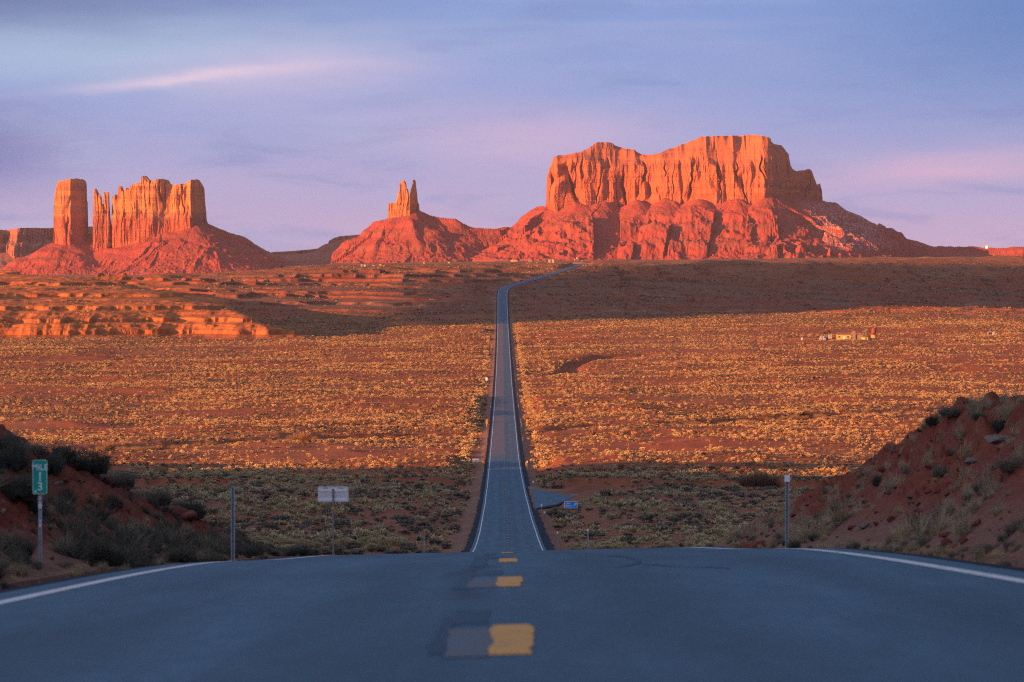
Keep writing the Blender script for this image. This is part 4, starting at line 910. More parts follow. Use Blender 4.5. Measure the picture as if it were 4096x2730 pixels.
ROCKS = [rock_mesh(i, M_RROCK, 0.55 + 0.1 * (i % 3)) for i in range(5)]; GROCKS = [rock_mesh(20 + i, M_GROCK, 0.38) for i in range(2)]
for px, py, s, lab in ((690, 1865, 0.40, 'overhanging red ledge stone on the edge of the left bank, upper of two'), (725, 1890, 0.34, 'overhanging red ledge stone on the edge of the left bank, lower of two'),
        (3070, 2190, 0.45, 'dark red block at the low tip of the right bank'), (2910, 2200, 0.22, 'small red boulder at the very end of the right bank')):
    x, y, z = hit(px, py, 27, 95, 3000); put(ROCKS[int(px) % 5], 'rock', lab, 'rock', (x, y, z), s)
for px, py, s, lab in ((460, 2120, 0.16, 'pale grey slab on the left bank right of the mile sign post'), (230, 1935, 0.13, 'pale grey slab on the left bank right of the green mile sign'), (270, 2110, 0.13, 'pale slab beside the middle of the mile sign post'), (300, 2160, 0.12, 'pale slab on the left bank above the large foot shrub'),
        (3410, 2025, 0.12, 'pale grey stone low on the right bank above the white-topped delineator'), (3460, 2110, 0.17, 'pale blue-grey slab low on the right bank'), (3990, 1775, 0.20, 'pale slab high on the right bank at the picture edge'), (3880, 1850, 0.17, 'pale slab on the upper right bank')):
    x, y, z = hit(px, py, 27, 95, 3000); put(GROCKS[int(px) % 2], 'rock', lab, 'rock', (x, y, z + 0.01), s)
for side, n, rngx in ((-1, 80, (0, 1150)), (1, 170, (2930, 4096))):
    for i in range(n):
        px = RNG.uniform(*rngx)
        top = np.interp(px, [0, 450, 700, 950, 1200], [1780, 1880, 1970, 2120, 2215]) if side < 0 else np.interp(px, [2930, 3500, 4096], [2180, 1830, 1600])
        bot = np.interp(px, [0, 1200], [2330, 2222]) if side < 0 else np.interp(px, [2930, 4096], [2200, 2280])
        x, y, z = hit(px, top + (bot - top) * RNG.uniform(0, 1), 27, 95, 1500); s = 0.025 + 0.09 * RNG.uniform() ** 3
        r_ = put(ROCKS[i % 5] if RNG.uniform() < 0.9 else GROCKS[i % 2], 'rock', 'red stone lying ' + (LB if side < 0 else RB), 'rock', (x, y, z + 0.2 * s), s, group='stones ' + (LB if side < 0 else RB))
        if r_.data in GROCKS: r_['label'] = 'pale stone lying ' + (LB if side < 0 else RB); r_['group'] = 'pale stones ' + (LB if side < 0 else RB)
        r_.rotation_euler = (RNG.uniform(-0.5, 0.5), RNG.uniform(-0.5, 0.5), RNG.uniform(0, 6.28))

# ---- valley floor
def clear(x, y):
    off = np.abs(x - RX(y)); ok = off > 6.9
    ok &= ~((x - RX(y) > 0) & (x - RX(y) < 24) & (y > 560) & (y < 708) & (x - RX(y) < 8 + (y - 560) * 0.2))
    w1 = WASH1(x); ok &= ~((y > w1 - 44) & (y < w1 - 8) & (vn(x / 9.0, y / 9.0, 70) > 0.22))
    ok &= ~((np.abs(x - 212) < 32) & (y > 2270) & (y < 2320))
    for yy, a, hw, sl in TRACKS: ok &= ~((np.abs(y - yy - sl * x - 6 * fbm(x / 60.0, yy / 9.0, 2, 55)) < hw + 7) & (x > a) & (x < (-8 if a < 0 else 700)))
    ok &= ~((y > 1690) & (y < 2020) & (np.abs(x - np.interp(y, [1700, 1742, 1768, 1800, 1880, 1945, 1985, 2010], [12.5, 17, 24, 31, 32, 40, 55, 78])) < 4.5))
    bz, bd = bench(x, y); ok &= ~((bd > 2) & (y > 2150) & (x < 0) & (y < 3200) & (vn(x / 11.0, y / 14.0, 77) > 0.16))
    return ok
def dens(x, y):
    d = 0.56 + 0.85 * fbm(x / 38.0, y / 60.0, 4, 71) + 0.25 * fbm(x / 140.0, y / 200.0, 3, 75) - 0.55 * sst(0.08, 0.42, fbm(x / 210.0 + 5.0, y / 34.0 - 0.2 * x / 34.0, 4, 76)) * sst(760, 900, y)
    d = d - 0.55 * sst(770, 850, y) * (1 - sst(930, 1010, y)) * sst(-0.25, 0.25, fbm(x / 45.0, y / 50.0, 3, 72))
    return np.clip(d + 0.06, 0.04, 1)
def scatter(n, ya, yb, seed, dark):
    rng = rg(seed); y = np.sqrt(rng.uniform(ya * ya, yb * yb, n)); x = (0.156 * y + 6) * rng.uniform(-1, 1, n) + RX(y) * 0
    pat = fbm(x / 30.0, y / 45.0, 3, 73); lum = sst(-0.22, 0.25, pat) * (0.85 if not dark else 1.0)
    sel = clear(x, y) & (rng.uniform(0, 1, n) < dens(x, y) * ((1 - 0.85 * lum) if dark else (0.25 + 0.75 * lum)))
    return x[sel], y[sel]
NEAR_END = 452.0
def individuals(meshes, name, cat, seed, dark, base, cap=300):
    x, y = scatter(1700, 352, NEAR_END, seed, dark); z = height(x, y)
    o = np.argsort(y)[:cap]
    for i in o:
        s = RNG.uniform(0.6, 1.3) * (1.0 if not dark else 0.9); r = 'right' if x[i] > RX(y[i]) else 'left'
        lab = f'{base} on the valley floor {r} of the road just past the crest'
        put(meshes[i % len(meshes)], name, lab, cat, (x[i], y[i], z[i] - 0.04), s * RNG.uniform(0.9, 1.3), s * 0.85, group=f'{cat} {r} of the road past the crest')
    return float(y[o].max())
e1 = individuals(RAB, 'rabbitbrush', 'rabbitbrush', 301, False, 'olive-yellow rounded rabbitbrush', 300)
e2 = individuals(SAG, 'sagebrush', 'sagebrush', 302, True, 'dark grey sagebrush clump', 290)

def field(name, groups, label):
    """one object: plants too many to count; each point carries the plant it shows"""
    coll = bpy.data.collections.new(name + '_plants'); P = []; I = []; Sx = []; k0 = 0
    for meshes, (x, y), (s0, s1), sq in groups:
        for me in meshes: coll.objects.link(bpy.data.objects.new('%s_plant_%02d' % (name, k0 + meshes.index(me)), me))
        z = height(x, y) - 0.05; P.append(np.stack([x, y, z], -1)); I.append(k0 + RNG.integers(0, len(meshes), len(x))); s = RNG.uniform(s0, s1, len(x)) * (0.66 + 1.0 * RNG.uniform(0, 1, len(x)) ** 4)
        Sx.append(np.stack([s * RNG.uniform(0.85, 1.35, len(x)), s * RNG.uniform(0.85, 1.35, len(x)), s * sq], -1)); k0 += len(meshes)
    P = np.concatenate(P); I = np.concatenate(I); Sx = np.concatenate(Sx)
    me = bpy.data.meshes.new(name); me.vertices.add(len(P)); me.vertices.foreach_set('co', P.astype(np.float32).ravel())
    a = me.attributes.new('pick', 'INT', 'POINT'); a.data.foreach_set('value', I.astype(np.int32))
    a = me.attributes.new('size', 'FLOAT_VECTOR', 'POINT'); a.data.foreach_set('vector', Sx.astype(np.float32).ravel())
    a = me.attributes.new('turn', 'FLOAT_VECTOR', 'POINT'); t_ = np.zeros((len(P), 3), np.float32); t_[:, 2] = RNG.uniform(0, 6.28, len(P)); a.data.foreach_set('vector', t_.ravel())
    o = struct(name, me, 'stuff'); o['label'] = label; o['category'] = 'brush'
    g = bpy.data.node_groups.new(name, 'GeometryNodeTree')
    g.interface.new_socket('Geometry', in_out='INPUT', socket_type='NodeSocketGeometry'); g.interface.new_socket('Geometry', in_out='OUTPUT', socket_type='NodeSocketGeometry')
    gi = g.nodes.new('NodeGroupInput'); go = g.nodes.new('NodeGroupOutput'); ip = g.nodes.new('GeometryNodeInstanceOnPoints'); ci = g.nodes.new('GeometryNodeCollectionInfo')
    ci.inputs['Collection'].default_value = coll; ci.inputs['Separate Children'].default_value = True; ci.inputs['Reset Children'].default_value = True
    def na(nm, ty):
        n_ = g.nodes.new('GeometryNodeInputNamedAttribute'); n_.data_type = ty; n_.inputs['Name'].default_value = nm; return n_.outputs['Attribute']
    L_ = g.links.new; L_(gi.outputs[0], ip.inputs['Points']); L_(ci.outputs[0], ip.inputs['Instance']); ip.inputs['Pick Instance'].default_value = True
    L_(na('pick', 'INT'), ip.inputs['Instance Index']); L_(na('size', 'FLOAT_VECTOR'), ip.inputs['Scale']); L_(na('turn', 'FLOAT_VECTOR'), ip.inputs['Rotation'])
    L_(ip.outputs[0], go.inputs[0]); md = o.modifiers.new('plants', 'NODES'); md.node_group = g
    return o
def fringe(seed, n, ya, yb, offs):
    rng = rg(seed); y = rng.uniform(ya, yb, n); x = RX(y) + np.where(rng.uniform(0, 1, n) < 0.5, -1, 1) * (offs + np.abs(rng.normal(0, 1.6, n)))
    k = clear(x, y) & (vn(x / 8.0, y / 35.0, 74) > 0.35); return x[k], y[k]
fx, fy_ = fringe(401, 3000, 700, 2900, 8.8)
fl = rg(402); ly = fl.uniform(1250, 2330, 320); lx = np.interp(ly, [1250, 2330], [23.5, 17.0]) + fl.normal(0, 0.9, 320)
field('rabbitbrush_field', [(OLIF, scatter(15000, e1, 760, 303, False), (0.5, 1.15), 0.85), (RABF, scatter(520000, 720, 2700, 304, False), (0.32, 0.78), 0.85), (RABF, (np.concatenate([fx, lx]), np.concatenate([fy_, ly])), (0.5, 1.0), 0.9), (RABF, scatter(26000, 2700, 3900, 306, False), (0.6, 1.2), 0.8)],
      'straw-gold rabbitbrush covering the whole valley plain on both sides of the road')
gy = np.sqrt(rg(611).uniform(345 ** 2, 840 ** 2, 60000)); gx_ = (0.156 * gy + 6) * rg(612).uniform(-1, 1, 60000); gk = clear(gx_, gy) & (rg(613).uniform(0, 1, 60000) < np.clip(0.35 + 1.1 * fbm(gx_ / 22.0, gy / 40.0, 3, 78) + 0.5 * (1 - sst(345, 480, gy)), 0.02, 1))
def bank_scatter(side, n, seed):
    r_ = rg(seed); y = r_.uniform(29, 82, n); off = 4.9 + np.abs(r_.normal(0, 3.4, n)) * np.where(r_.uniform(0, 1, n) < 0.4, 0.25, 1.0); x = RX(y) + side * off
    k = (vn(x / 1.3, y / 2.0, 79) > (0.42 if side < 0 else 0.50)) & (off < 0.165 * y + 2); return x[k], y[k]
SCR = [plant_mesh('bank_scrub', fans(k + 180, 70, 4, 0.30, 1.0, 0.32, 0.008, 2), M_BANKS) for k in range(3)]; SCG = [plant_mesh('bank_scrub', fans(k + 190, 60, 4, 0.30, 1.0, 0.34, 0.007, 2), M_SAGE) for k in range(2)]; SCT = [plant_mesh('bank_scrub', fans(k + 195, 50, 3, 0.22, 1.0, 0.30, 0.006, 2), M_STRAW) for k in range(2)]
field('bank_scrub', [(SCR, bank_scatter(-1, 2600, 621), (0.12, 0.42), 1.0), (SCG, bank_scatter(-1, 900, 622), (0.12, 0.40), 1.0), (SCT, bank_scatter(-1, 260, 623), (0.12, 0.30), 1.1), (SCG, bank_scatter(1, 900, 624), (0.10, 0.30), 1.0), (SCT, bank_scatter(1, 2600, 625), (0.10, 0.36), 1.15), (SCR, bank_scatter(1, 500, 626), (0.10, 0.30), 1.0)], 'low scrub and dead grass all over the two cut banks beside the crest')
GRS = [plant_mesh('dry_grass', fans(k + 160, 16, 3, 0.22, 1.0, 0.30, 0.013, 2), M_STRAW) for k in range(3)]
field('dry_grass', [(GRS, (gx_[gk], gy[gk]), (0.30, 0.66), 0.95)], 'pale dry grass between the bushes of the shaded valley floor')
field('sagebrush_field', [(SAGF, scatter(9000, e2, 760, 305, True), (0.5, 1.1), 0.75), (SAGF, scatter(170000, 720, 2700, 307, True), (0.36, 0.85), 0.75), (SAGF, scatter(60000, 2600, 4000, 308, True), (0.6, 1.3), 0.7)],
      'dark grey sagebrush scattered between the golden brush over the plain')
M_RUST_B = plant_mat('rust_brown_brush', [(0.20, 0.085, 0.05, 1), (0.26, 0.11, 0.06, 1), (0.15, 0.07, 0.05, 1)], pale=0.25)
RUS = [plant_mesh('brown_brush', cmb(leaves(80, rg(k + 210), 0.62, 0.95, 0.17, lumps=5, shell=0.6), blades(60, rg(k + 215), 0.35, 1.0, 0.5, 0.03, 1, 0.5)), M_RUST_B) for k in range(3)]
bx9, by9 = scatter(150000, 760, 2600, 309, False); kb = sst(0.05, 0.35, fbm(bx9 / 190.0 + 2.0, by9 / 26.0 - 0.25 * bx9 / 26.0, 4, 80)) > rg(310).uniform(0, 1, len(bx9)) * 0.9 + 0.1
field('brown_brush', [(RUS, (bx9[kb], by9[kb]), (0.4, 1.0), 0.85)], 'rust-brown brush in uneven bands across the lit plain')
# tamarisk along the second wash, and a few big ones nearer
tr = rg(501)
def tam(x, y, s, lab, group=None): put(TAM[int(tr.integers(0, 4))], 'tamarisk', lab, 'tamarisk', (x, y, hz(x, y) - 0.1), s * tr.uniform(0.8, 1.2), s, group=group)
for px, py, s, lab in ((2665, 1920, 2.2, 'low dark wine-red tamarisk beside the pale dry wash right of the road'), (3040, 1945, 4.0, 'big dark wine-red tamarisk in front of the cut bank, left of the white-topped delineator'), (2990, 1945, 3.0, 'dark tamarisk leaning on the big one by the cut bank'), (3085, 1945, 3.0, 'dark tamarisk at the right side of the big one by the cut bank'), (640, 1905, 2.2, 'dark tamarisk at the foot of the lit plain beside the left bank edge'), (600, 1900, 1.6, 'small dark tamarisk beside the left bank edge'), (1220, 1770, 3.4, 'tallest rust-brown tamarisk at the end of the left wash thicket')):
    x, y, z = hit(px, py, 340, 1500); tam(x, y, s, lab)
for side, a, b, n in (('left', -150, -58, 78), ('right', 18, 175, 120)):
    for i in range(n):
        x = tr.uniform(a, b); y = WASH2(x) + tr.normal(0, 7) - 8
        tam(x, y, tr.uniform(1.4, 3.0), f'rust-brown bare tamarisk in the thicket along the wash {side} of the road', f'tamarisk thicket {side} of the road')

# ================================================================== ROADSIDE AND OBJECTS
M_GALV = mat_plain('galvanised_steel', (0.34, 0.38, 0.40, 1), 0.45, 0.35, 0.12, 14.0, 0.5)
M_DPOST = mat_plain('weathered_steel', (0.22, 0.21, 0.21, 1), 0.6, 0.3, 0.15, 9.0, 0.4)
M_ALU = mat_plain('sign_back_aluminium', (0.60, 0.60, 0.62, 1), 0.5, 0.08, 0.06, 5.0, 0.5)
M_ALU2 = mat_plain('sign_brace_aluminium', (0.78, 0.79, 0.80, 1), 0.45, 0.08, 0.05, 5.0, 0.5)
M_REFL = mat_plain('white_reflector', (0.80, 0.80, 0.82, 1), 0.3, 0.0, 0.03, 9.0, 0.5)
M_GREEN = mat_plain('sign_green', (0.004, 0.31, 0.25, 1), 0.4, 0.0, 0.06, 8.0, 0.4)
M_LETTER = mat_plain('sign_letter_white', (0.66, 0.78, 0.76, 1), 0.4, 0.0, 0.04, 12.0, 0.4)
M_BLUE = mat_plain('sign_blue', (0.010, 0.24, 0.72, 1), 0.4, 0.0, 0.05, 3.0, 0.4)
M_YSIGN = mat_plain('sign_yellow', (0.72, 0.40, 0.02, 1), 0.4, 0.0, 0.05, 5.0, 0.4)
M_BLACK = mat_plain('sign_black', (0.015, 0.014, 0.014, 1), 0.5, 0.0, 0.1, 5.0)
M_WOODP = mat_plain('grey_wood_post', (0.16, 0.12, 0.095, 1), 0.9, 0.0, 0.2, 4.0)
M_WIRE = mat_plain('fence_wire', (0.16, 0.14, 0.13, 1), 0.6, 0.3)
M_ORANGE = mat_plain('orange_tab', (0.62, 0.22, 0.03, 1), 0.5)
M_STICK = mat_plain('pale_sticker', (0.42, 0.52, 0.62, 1), 0.5, 0.0, 0.2, 30.0)

def text_mesh(body, h, mat, name, bold=0.0, xs=1.0, depth=0.001):
    """flat lettering in the x,z plane, centred, capital height h"""
    cu = bpy.data.curves.new(name, 'FONT'); cu.body = body; cu.align_x = 'CENTER'; cu.align_y = 'CENTER'; cu.extrude = depth / h; cu.offset = bold; cu.size = 1.0; cu.space_character = 1.08
    o = bpy.data.objects.new(name, cu); COL.objects.link(o); dg = bpy.context.evaluated_depsgraph_get(); me = bpy.data.meshes.new_from_object(o.evaluated_get(dg)); COL.objects.unlink(o); bpy.data.objects.remove(o)
    co = np.zeros(len(me.vertices) * 3, np.float32); me.vertices.foreach_get('co', co); co = co.reshape(-1, 3); lo, hi = co.min(0), co.max(0); c = (lo + hi) / 2; s = h / (hi[1] - lo[1])
    out = np.stack([(co[:, 0] - c[0]) * s * xs, -(co[:, 2]) * h, (co[:, 1] - c[1]) * s], -1); me.vertices.foreach_set('co', out.astype(np.float32).ravel()); me.materials.clear(); me.materials.append(mat); me.name = name; me.update()
    return me
def uchannel(h, wd=0.066, holes=True):
    mb = MB(); t = 0.008; d = 0.035
    mb.prism_z([(-wd / 2, 0), (-wd / 2 + 0.016, 0), (-wd / 2 + 0.022, d), (wd / 2 - 0.022, d), (wd / 2 - 0.016, 0), (wd / 2, 0), (wd / 2, t), (wd / 2 - 0.012, t), (wd / 2 - 0.018, d + t), (-wd / 2 + 0.018, d + t), (-wd / 2 + 0.012, t), (-wd / 2, t)], -0.25, h)
    return mb
def hole_mesh(h0, h1, step=0.05, r=0.006):
    mb = MB(); z = h0
    while z < h1: mb.tube((0, 0.030, z), (0, 0.0335, z), r, n=6); z += step
    return mb
def at_px(px, y): return (px - 2048) / F * y
def top_z(py, y): return (HOR - py) / F * y

# near delineators and the chain of small ones into the valley: (px, top row, y or base row, white tab, label)
def delineator(px, ptop, y, tab, label, group=None, dark=False):
    x = at_px(px, y); g = hz(x, y); h = max(0.5, top_z(ptop, y) - g); wd = 0.066 if y < 100 else 0.09 if y < 700 else 0.13
    r = thing('delineator', label, 'roadside post', (x, y, g), 0, group)
    p = uchannel(h, wd).build('post', M_DPOST if dark else M_GALV, r)
    if y < 100: hole_mesh(0.1, h - 0.03).build('punch_holes', M_BLACK, p)
    if tab:
        s = max(0.088, 7.0 / F * y * 0.9); t = MB().prism([(a, b + h - 0.02 - s * 0.6) for a, b in rrect(s, s * 1.25, 0.006)], -0.012, -0.004).build('reflector', M_REFL, r)
    return r
delineator(930, 1945, 56, False, 'bare steel delineator post without a reflector on the shoulder at the left bank foot')
delineator(3150, 1897, 56, True, 'steel delineator post with square white reflector in front of the right bank')
delineator(1695, 2143, 205, False, 'thin plain post behind the crest, farther from the road of the two on the left')
delineator(1835, 2137, 300, False, 'thin plain post sticking up behind the crest close to the left road edge')
delineator(2352, 2118, 215, True, 'white-topped post sticking up behind the crest, taller of the two on the right')
delineator(2230, 2128, 330, True, 'white-topped post sticking up behind the crest, shorter of the two on the right')
def delin_base(px, ptop, pbase, tab, label, group=None, dark=False):
    x, y, z = hit(px, pbase, 335, 3000); delineator(px, ptop, y, tab, label, group, dark)
delin_base(2178, 2047, 2092, True, 'black-shouldered white-topped post right of the road just before the turnout', dark=True)
delin_base(2166, 2019, 2048, True, 'white-topped post at the near corner of the turnout')
delin_base(1880, 2052, 2086, False, 'plain thin post left of the road opposite the turnout, nearer of two')
delin_base(1887, 2022, 2056, False, 'plain thin post left of the road opposite the turnout, farther of two')
delin_base(1918, 1936, 1962, False, 'plain thin post left of the road between the turnout and the striped markers')
delin_base(2133, 1925, 1953, True, 'white-topped post at the far corner of the turnout')
for px, a, b in ((1944, 1752, 1778), (2091, 1748, 1765), (2085, 1690, 1711), (2082, 1676, 1693), (1962, 1621, 1637), (2074, 1616, 1632), (1968, 1573, 1588), (2070, 1571, 1585), (2062, 1519, 1532), (1975, 1430, 1440), (2051, 1429, 1438)):
    side = 'left' if px < 2030 else 'right'
    delin_base(px, a, b, False, f'tiny sunlit post on the {side} shoulder of the far straight road', f'far posts on the {side} shoulder')

# mile marker
x, y, z = hit(158, 2268, 27, 95, 4000); k = y / F
mm = thing('mile_sign', 'narrow green mile 13 sign with stickers on its steel post', 'road sign', (x, y, z))
zt = lambda py: top_z(py, y) - z
uchannel(zt(1985), 14.5 * k).build('post', M_GALV, mm)
w_, h_ = 59 * k, 137 * k; zc = zt(1909.5)
pan = MB().prism([(a, b + zc) for a, b in rrect(w_, h_, 7 * k)], -0.012, -0.008).build('sign_panel', M_GREEN, mm)
ring_o = rrect(w_ - 1.0 * k, h_ - 1.0 * k, 6.5 * k, 6); ring_i = rrect(w_ - 4.4 * k, h_ - 4.4 * k, 5 * k, 6); mb = MB(); n = len(ring_o)
mb.add([(a, -0.0135, b + zc) for a, b in ring_o] + [(a, -0.0135, b + zc) for a, b in ring_i], [(i, (i + 1) % n, n + (i + 1) % n, n + i) for i in range(n)]).build('border', M_LETTER, pan)
def on_panel(body, h, X, Yp, parent, mat, bold, xs, yy=-0.0135):
    o = link('lettering', text_mesh(body, h, mat, 'lettering', bold, xs), parent, (at_px(X, y) - x, yy, zt(Yp))); return o
on_panel('MILE', 24 * k, 159, 1870, pan, M_LETTER, 0.012, 0.88); on_panel('1', 35 * k, 159, 1907, pan, M_LETTER, 0.014, 0.9); on_panel('3', 34 * k, 158.5, 1947, pan, M_LETTER, 0.014, 1.0)
MB().tube((0, -0.012, zt(1853)), (0, -0.016, zt(1853)), 1.6 * k, n=8).tube((0, -0.012, zt(1967)), (0, -0.016, zt(1967)), 1.6 * k, n=8).build('bolt', M_BLACK, pan)
MB().tube((at_px(140.5, y) - x, -0.0122, zt(1967.5)), (at_px(140.5, y) - x, -0.0132, zt(1967.5)), 4.6 * k, n=14).build('seal_sticker', M_LETTER, pan)
for X0, Yp, ww, hh, m_ in ((159, 1993, 10, 14, M_STICK), (159.5, 2013, 10, 9, M_STICK), (159, 2026, 13, 18, M_REFL), (158.5, 2085, 11, 13, M_STICK), (161, 2103, 8, 14, M_ALU)):
    MB().prism([(a, b + zt(Yp)) for a, b in rrect(ww * k, hh * k, 2.5 * k)], -0.004, -0.001).build('post_sticker', m_, mm)
MB().prism([(a, b + zt(2027)) for a, b in rrect(4 * k, 7 * k, 1 * k)], -0.006, -0.0045).build('post_sticker', M_DPOST, mm)
hm_ = MB()
for Yp in (2057, 2069, 2115, 2160, 2172): hm_.tube((0, 0.028, zt(Yp)), (0, 0.0335, zt(Yp)), 1.7 * k, n=8)
hm_.build('punch_holes', M_BLACK, mm)

# backs of two guide signs
def sign_back(px0, px1, py0, py1, y, label, base=None):
    xc = at_px((px0 + px1) / 2, y); g = hz(xc, y); k = y / F; W_, H_ = (px1 - px0) * k, (py1 - py0) * k; zc = top_z((py0 + py1) / 2, y) - g
    r = thing('guide_sign', label, 'road sign', (xc, y, g))
    MB().box((0, 0, (zc + H_ * 0.35) / 2 - 0.15), (0.075, 0.06, zc + H_ * 0.35 + 0.3)).build('post', M_DPOST, r)
    p = MB().prism([(a, b + zc) for a, b in rrect(W_, H_, 0.06)], 0.06, 0.066).build('sign_panel', M_ALU, r)
    for f in (0.26, -0.34): MB().box((0, 0.05, zc + f * H_), (W_ * 0.9, 0.03, H_ * 0.17)).build('brace', M_ALU2, r)
    mb = MB()
    for f in (-0.24, 0.24): mb.box((f * W_, 0.056, zc + 0.40 * H_), (W_ * 0.16, 0.006, H_ * 0.05))
    mb.build('tape_strip', M_DPOST, p)
    return r, zc, H_
r_, zc, H_ = sign_back(1270, 1393, 1948, 2010, 165, 'silver back of a wide guide sign with two braces left of the crest')
MB().prism([(a, b + top_z(2034, 165) - r_.location.z) for a, b in rrect(0.16, 0.13, 0.03)], -0.05, -0.04).build('orange_tab', M_ORANGE, r_)
MB().prism([(a + 0.62, b + zc) for a, b in rrect(0.05, 0.045, 0.008)], 0.055, 0.0605).build('date_sticker', M_REFL, r_)
bx_, by_, bz_ = hit(1903, 1900, 335, 2000)
sign_back(1889, 1917, 1836, 1850, by_, 'small far silver sign back beside the left striped markers')

# blue turnout sign
y = 493.0; xc = at_px(2284, y); g = hz(xc, y); k = y / F
bs_ = thing('turnout_sign', 'blue SCENIC TURNOUT sign with a white arrow right of the road', 'road sign', (xc, y, g)); zc = top_z(2021, y) - g; W_, H_ = 53 * k, 28 * k
MB().box((0, 0.05, (zc + 0.3) / 2 - 0.2), (0.08, 0.07, zc + 0.7)).build('post', M_DPOST, bs_)
pan = MB().prism([(a, b + zc) for a, b in rrect(W_, H_, 0.09)], 0.0, 0.008).build('sign_panel', M_BLUE, bs_)
ro = rrect(W_ - 0.01, H_ - 0.01, 0.085, 6); ri = rrect(W_ - 0.12, H_ - 0.12, 0.06, 6); n = len(ro)
MB().add([(a, -0.004, b + zc) for a, b in ro] + [(a, -0.004, b + zc) for a, b in ri], [(i, (i + 1) % n, n + (i + 1) % n, n + i) for i in range(n)]).build('border', M_REFL, pan)
for body, dz_, dx_ in (('SCENIC', 0.17, -0.40), ('TURNOUT', -0.17, -0.29)):
    link('lettering', text_mesh(body, 0.20, M_REFL, 'lettering', 0.006, 0.95), pan, (dx_, -0.004, zc + dz_))
ar = [(-0.20, -0.13), (-0.13, -0.20), (0.06, -0.01), (0.14, -0.09), (0.19, 0.19), (-0.09, 0.14), (-0.01, 0.06)]
MB().prism([(a + 0.62, b + zc + 0.05) for a, b in ar], -0.006, -0.003).build('arrow', M_REFL, pan)

# striped hazard markers beside the two culverts
def hazard(px, py0, py1, pbase, side, label):
    x, y, z = hit(px, pbase, 335, 2500); k = y / F; h = (py1 - py0) * k; wd = max(0.34, h * 0.44); zc = top_z((py0 + py1) / 2, y) - z
    r = thing('hazard_marker', label, 'road sign', (x, y, z))
    MB().box((0, 0.03, zc / 2 - 0.15), (0.09, 0.05, zc + 0.5)).build('post', M_YSIGN, r)
    p = MB().prism([(a, b + zc) for a, b in rrect(wd, h, 0.02)], -0.01, 0.0).build('sign_panel', M_YSIGN, r)
    mb = MB(); 
    for i in range(-3, 4):
        c = i * h / 4.2; poly = []
        a, b = (-wd / 2, c + side * wd * 0.45), (wd / 2, c - side * wd * 0.45); tt = h * 0.055
        q = [(a[0], a[1] - tt), (b[0], b[1] - tt), (b[0], b[1] + tt), (a[0], a[1] + tt)]; q = [(u_, max(-h / 2, min(h / 2, v_))) for u_, v_ in q]
        if abs(q[0][1] - q[3][1]) + abs(q[1][1] - q[2][1]) > 0.02: mb.prism([(u_, v_ + zc) for u_, v_ in q], -0.016, -0.0105)
    mb.build('stripes', M_BLACK, p)
    # the bare post that stands just behind it
    return x, y, z
for px, a, b, base, s, lab in ((1934, 1849, 1868, 1889, 1, 'yellow and black striped marker left of the road, the nearer left one'), (2105, 1850, 1868, 1886, -1, 'yellow and black striped marker right of the road, the nearer right one'),
                              (1947, 1679, 1698, 1709, 1, 'yellow and black striped marker left of the road, the farther left one'), (2107, 1677, 1692, 1709, -1, 'yellow and black striped marker right of the road, the farther right one')):
    x, y, z = hazard(px, a, b, base, s, lab)
    near = 'nearer' if base > 1800 else 'farther'; sd_ = 'left' if px < 2030 else 'right'
    xo = x + (-0.18 if px < 2030 else 0.22); yo = y + 4.0; zo = hz(xo, yo)
    q = thing('delineator', f'pale post right behind the {near} {sd_} striped marker', 'roadside post', (xo, yo, zo)); MB().box((0, 0, 1.0), (0.10, 0.05, 2.6)).build('post', M_GALV, q); MB().box((0, -0.03, 2.05), (0.22, 0.01, 0.45)).build('reflector', M_REFL, q)
# far speed sign seen from behind and two yellow curve signs
x, y, z = hit(1946, 1538, 335, 2600); k = y / F
q = thing('speed_sign', 'small white upright sign left of the far straight road', 'road sign', (x, y, z)); MB().box((0, 0, 0.9), (0.10, 0.06, 2.6)).build('post', M_DPOST, q)
MB().prism([(a, b + top_z(1517, y) - z) for a, b in rrect(7.5 * k, 12 * k, 0.06)], -0.05, -0.04).build('sign_panel', M_REFL, q)
def curve_sign(px, py, pbase, diamond, label):
    x, y, z = hit(px, pbase, 2400, 3300); k = y / F; zc = max(1.9, top_z(py, y) - z); q = thing('curve_sign', label, 'road sign', (x, y, z))
    MB().box((0, 0, zc / 2 - 0.1), (0.10, 0.06, zc + 0.2)).build('post', M_DPOST, q)
    pts = [(0, 0.55), (-0.55, 0), (0, -0.55), (0.55, 0)] if diamond else [(-0.62, 0.46), (-0.62, -0.46), (0.25, -0.38), (0.66, 0), (0.25, 0.38)]
    p = MB().prism([(a, b + zc) for a, b in pts], -0.06, -0.045).build('sign_panel', M_YSIGN, q)
    MB().prism([(a, b + zc) for a, b in [(-0.14, -0.2), (-0.05, -0.2), (0.0, 0.02), (0.16, 0.1), (0.12, 0.2), (-0.1, 0.08)]], -0.068, -0.0605).build('arrow', M_BLACK, p)
curve_sign(2045, 1184, 1193, True, 'yellow diamond warning sign right of the road before the far bend')
curve_sign(1976, 1163, 1172, False, 'yellow pointed warning sign left of the road before the far bend')

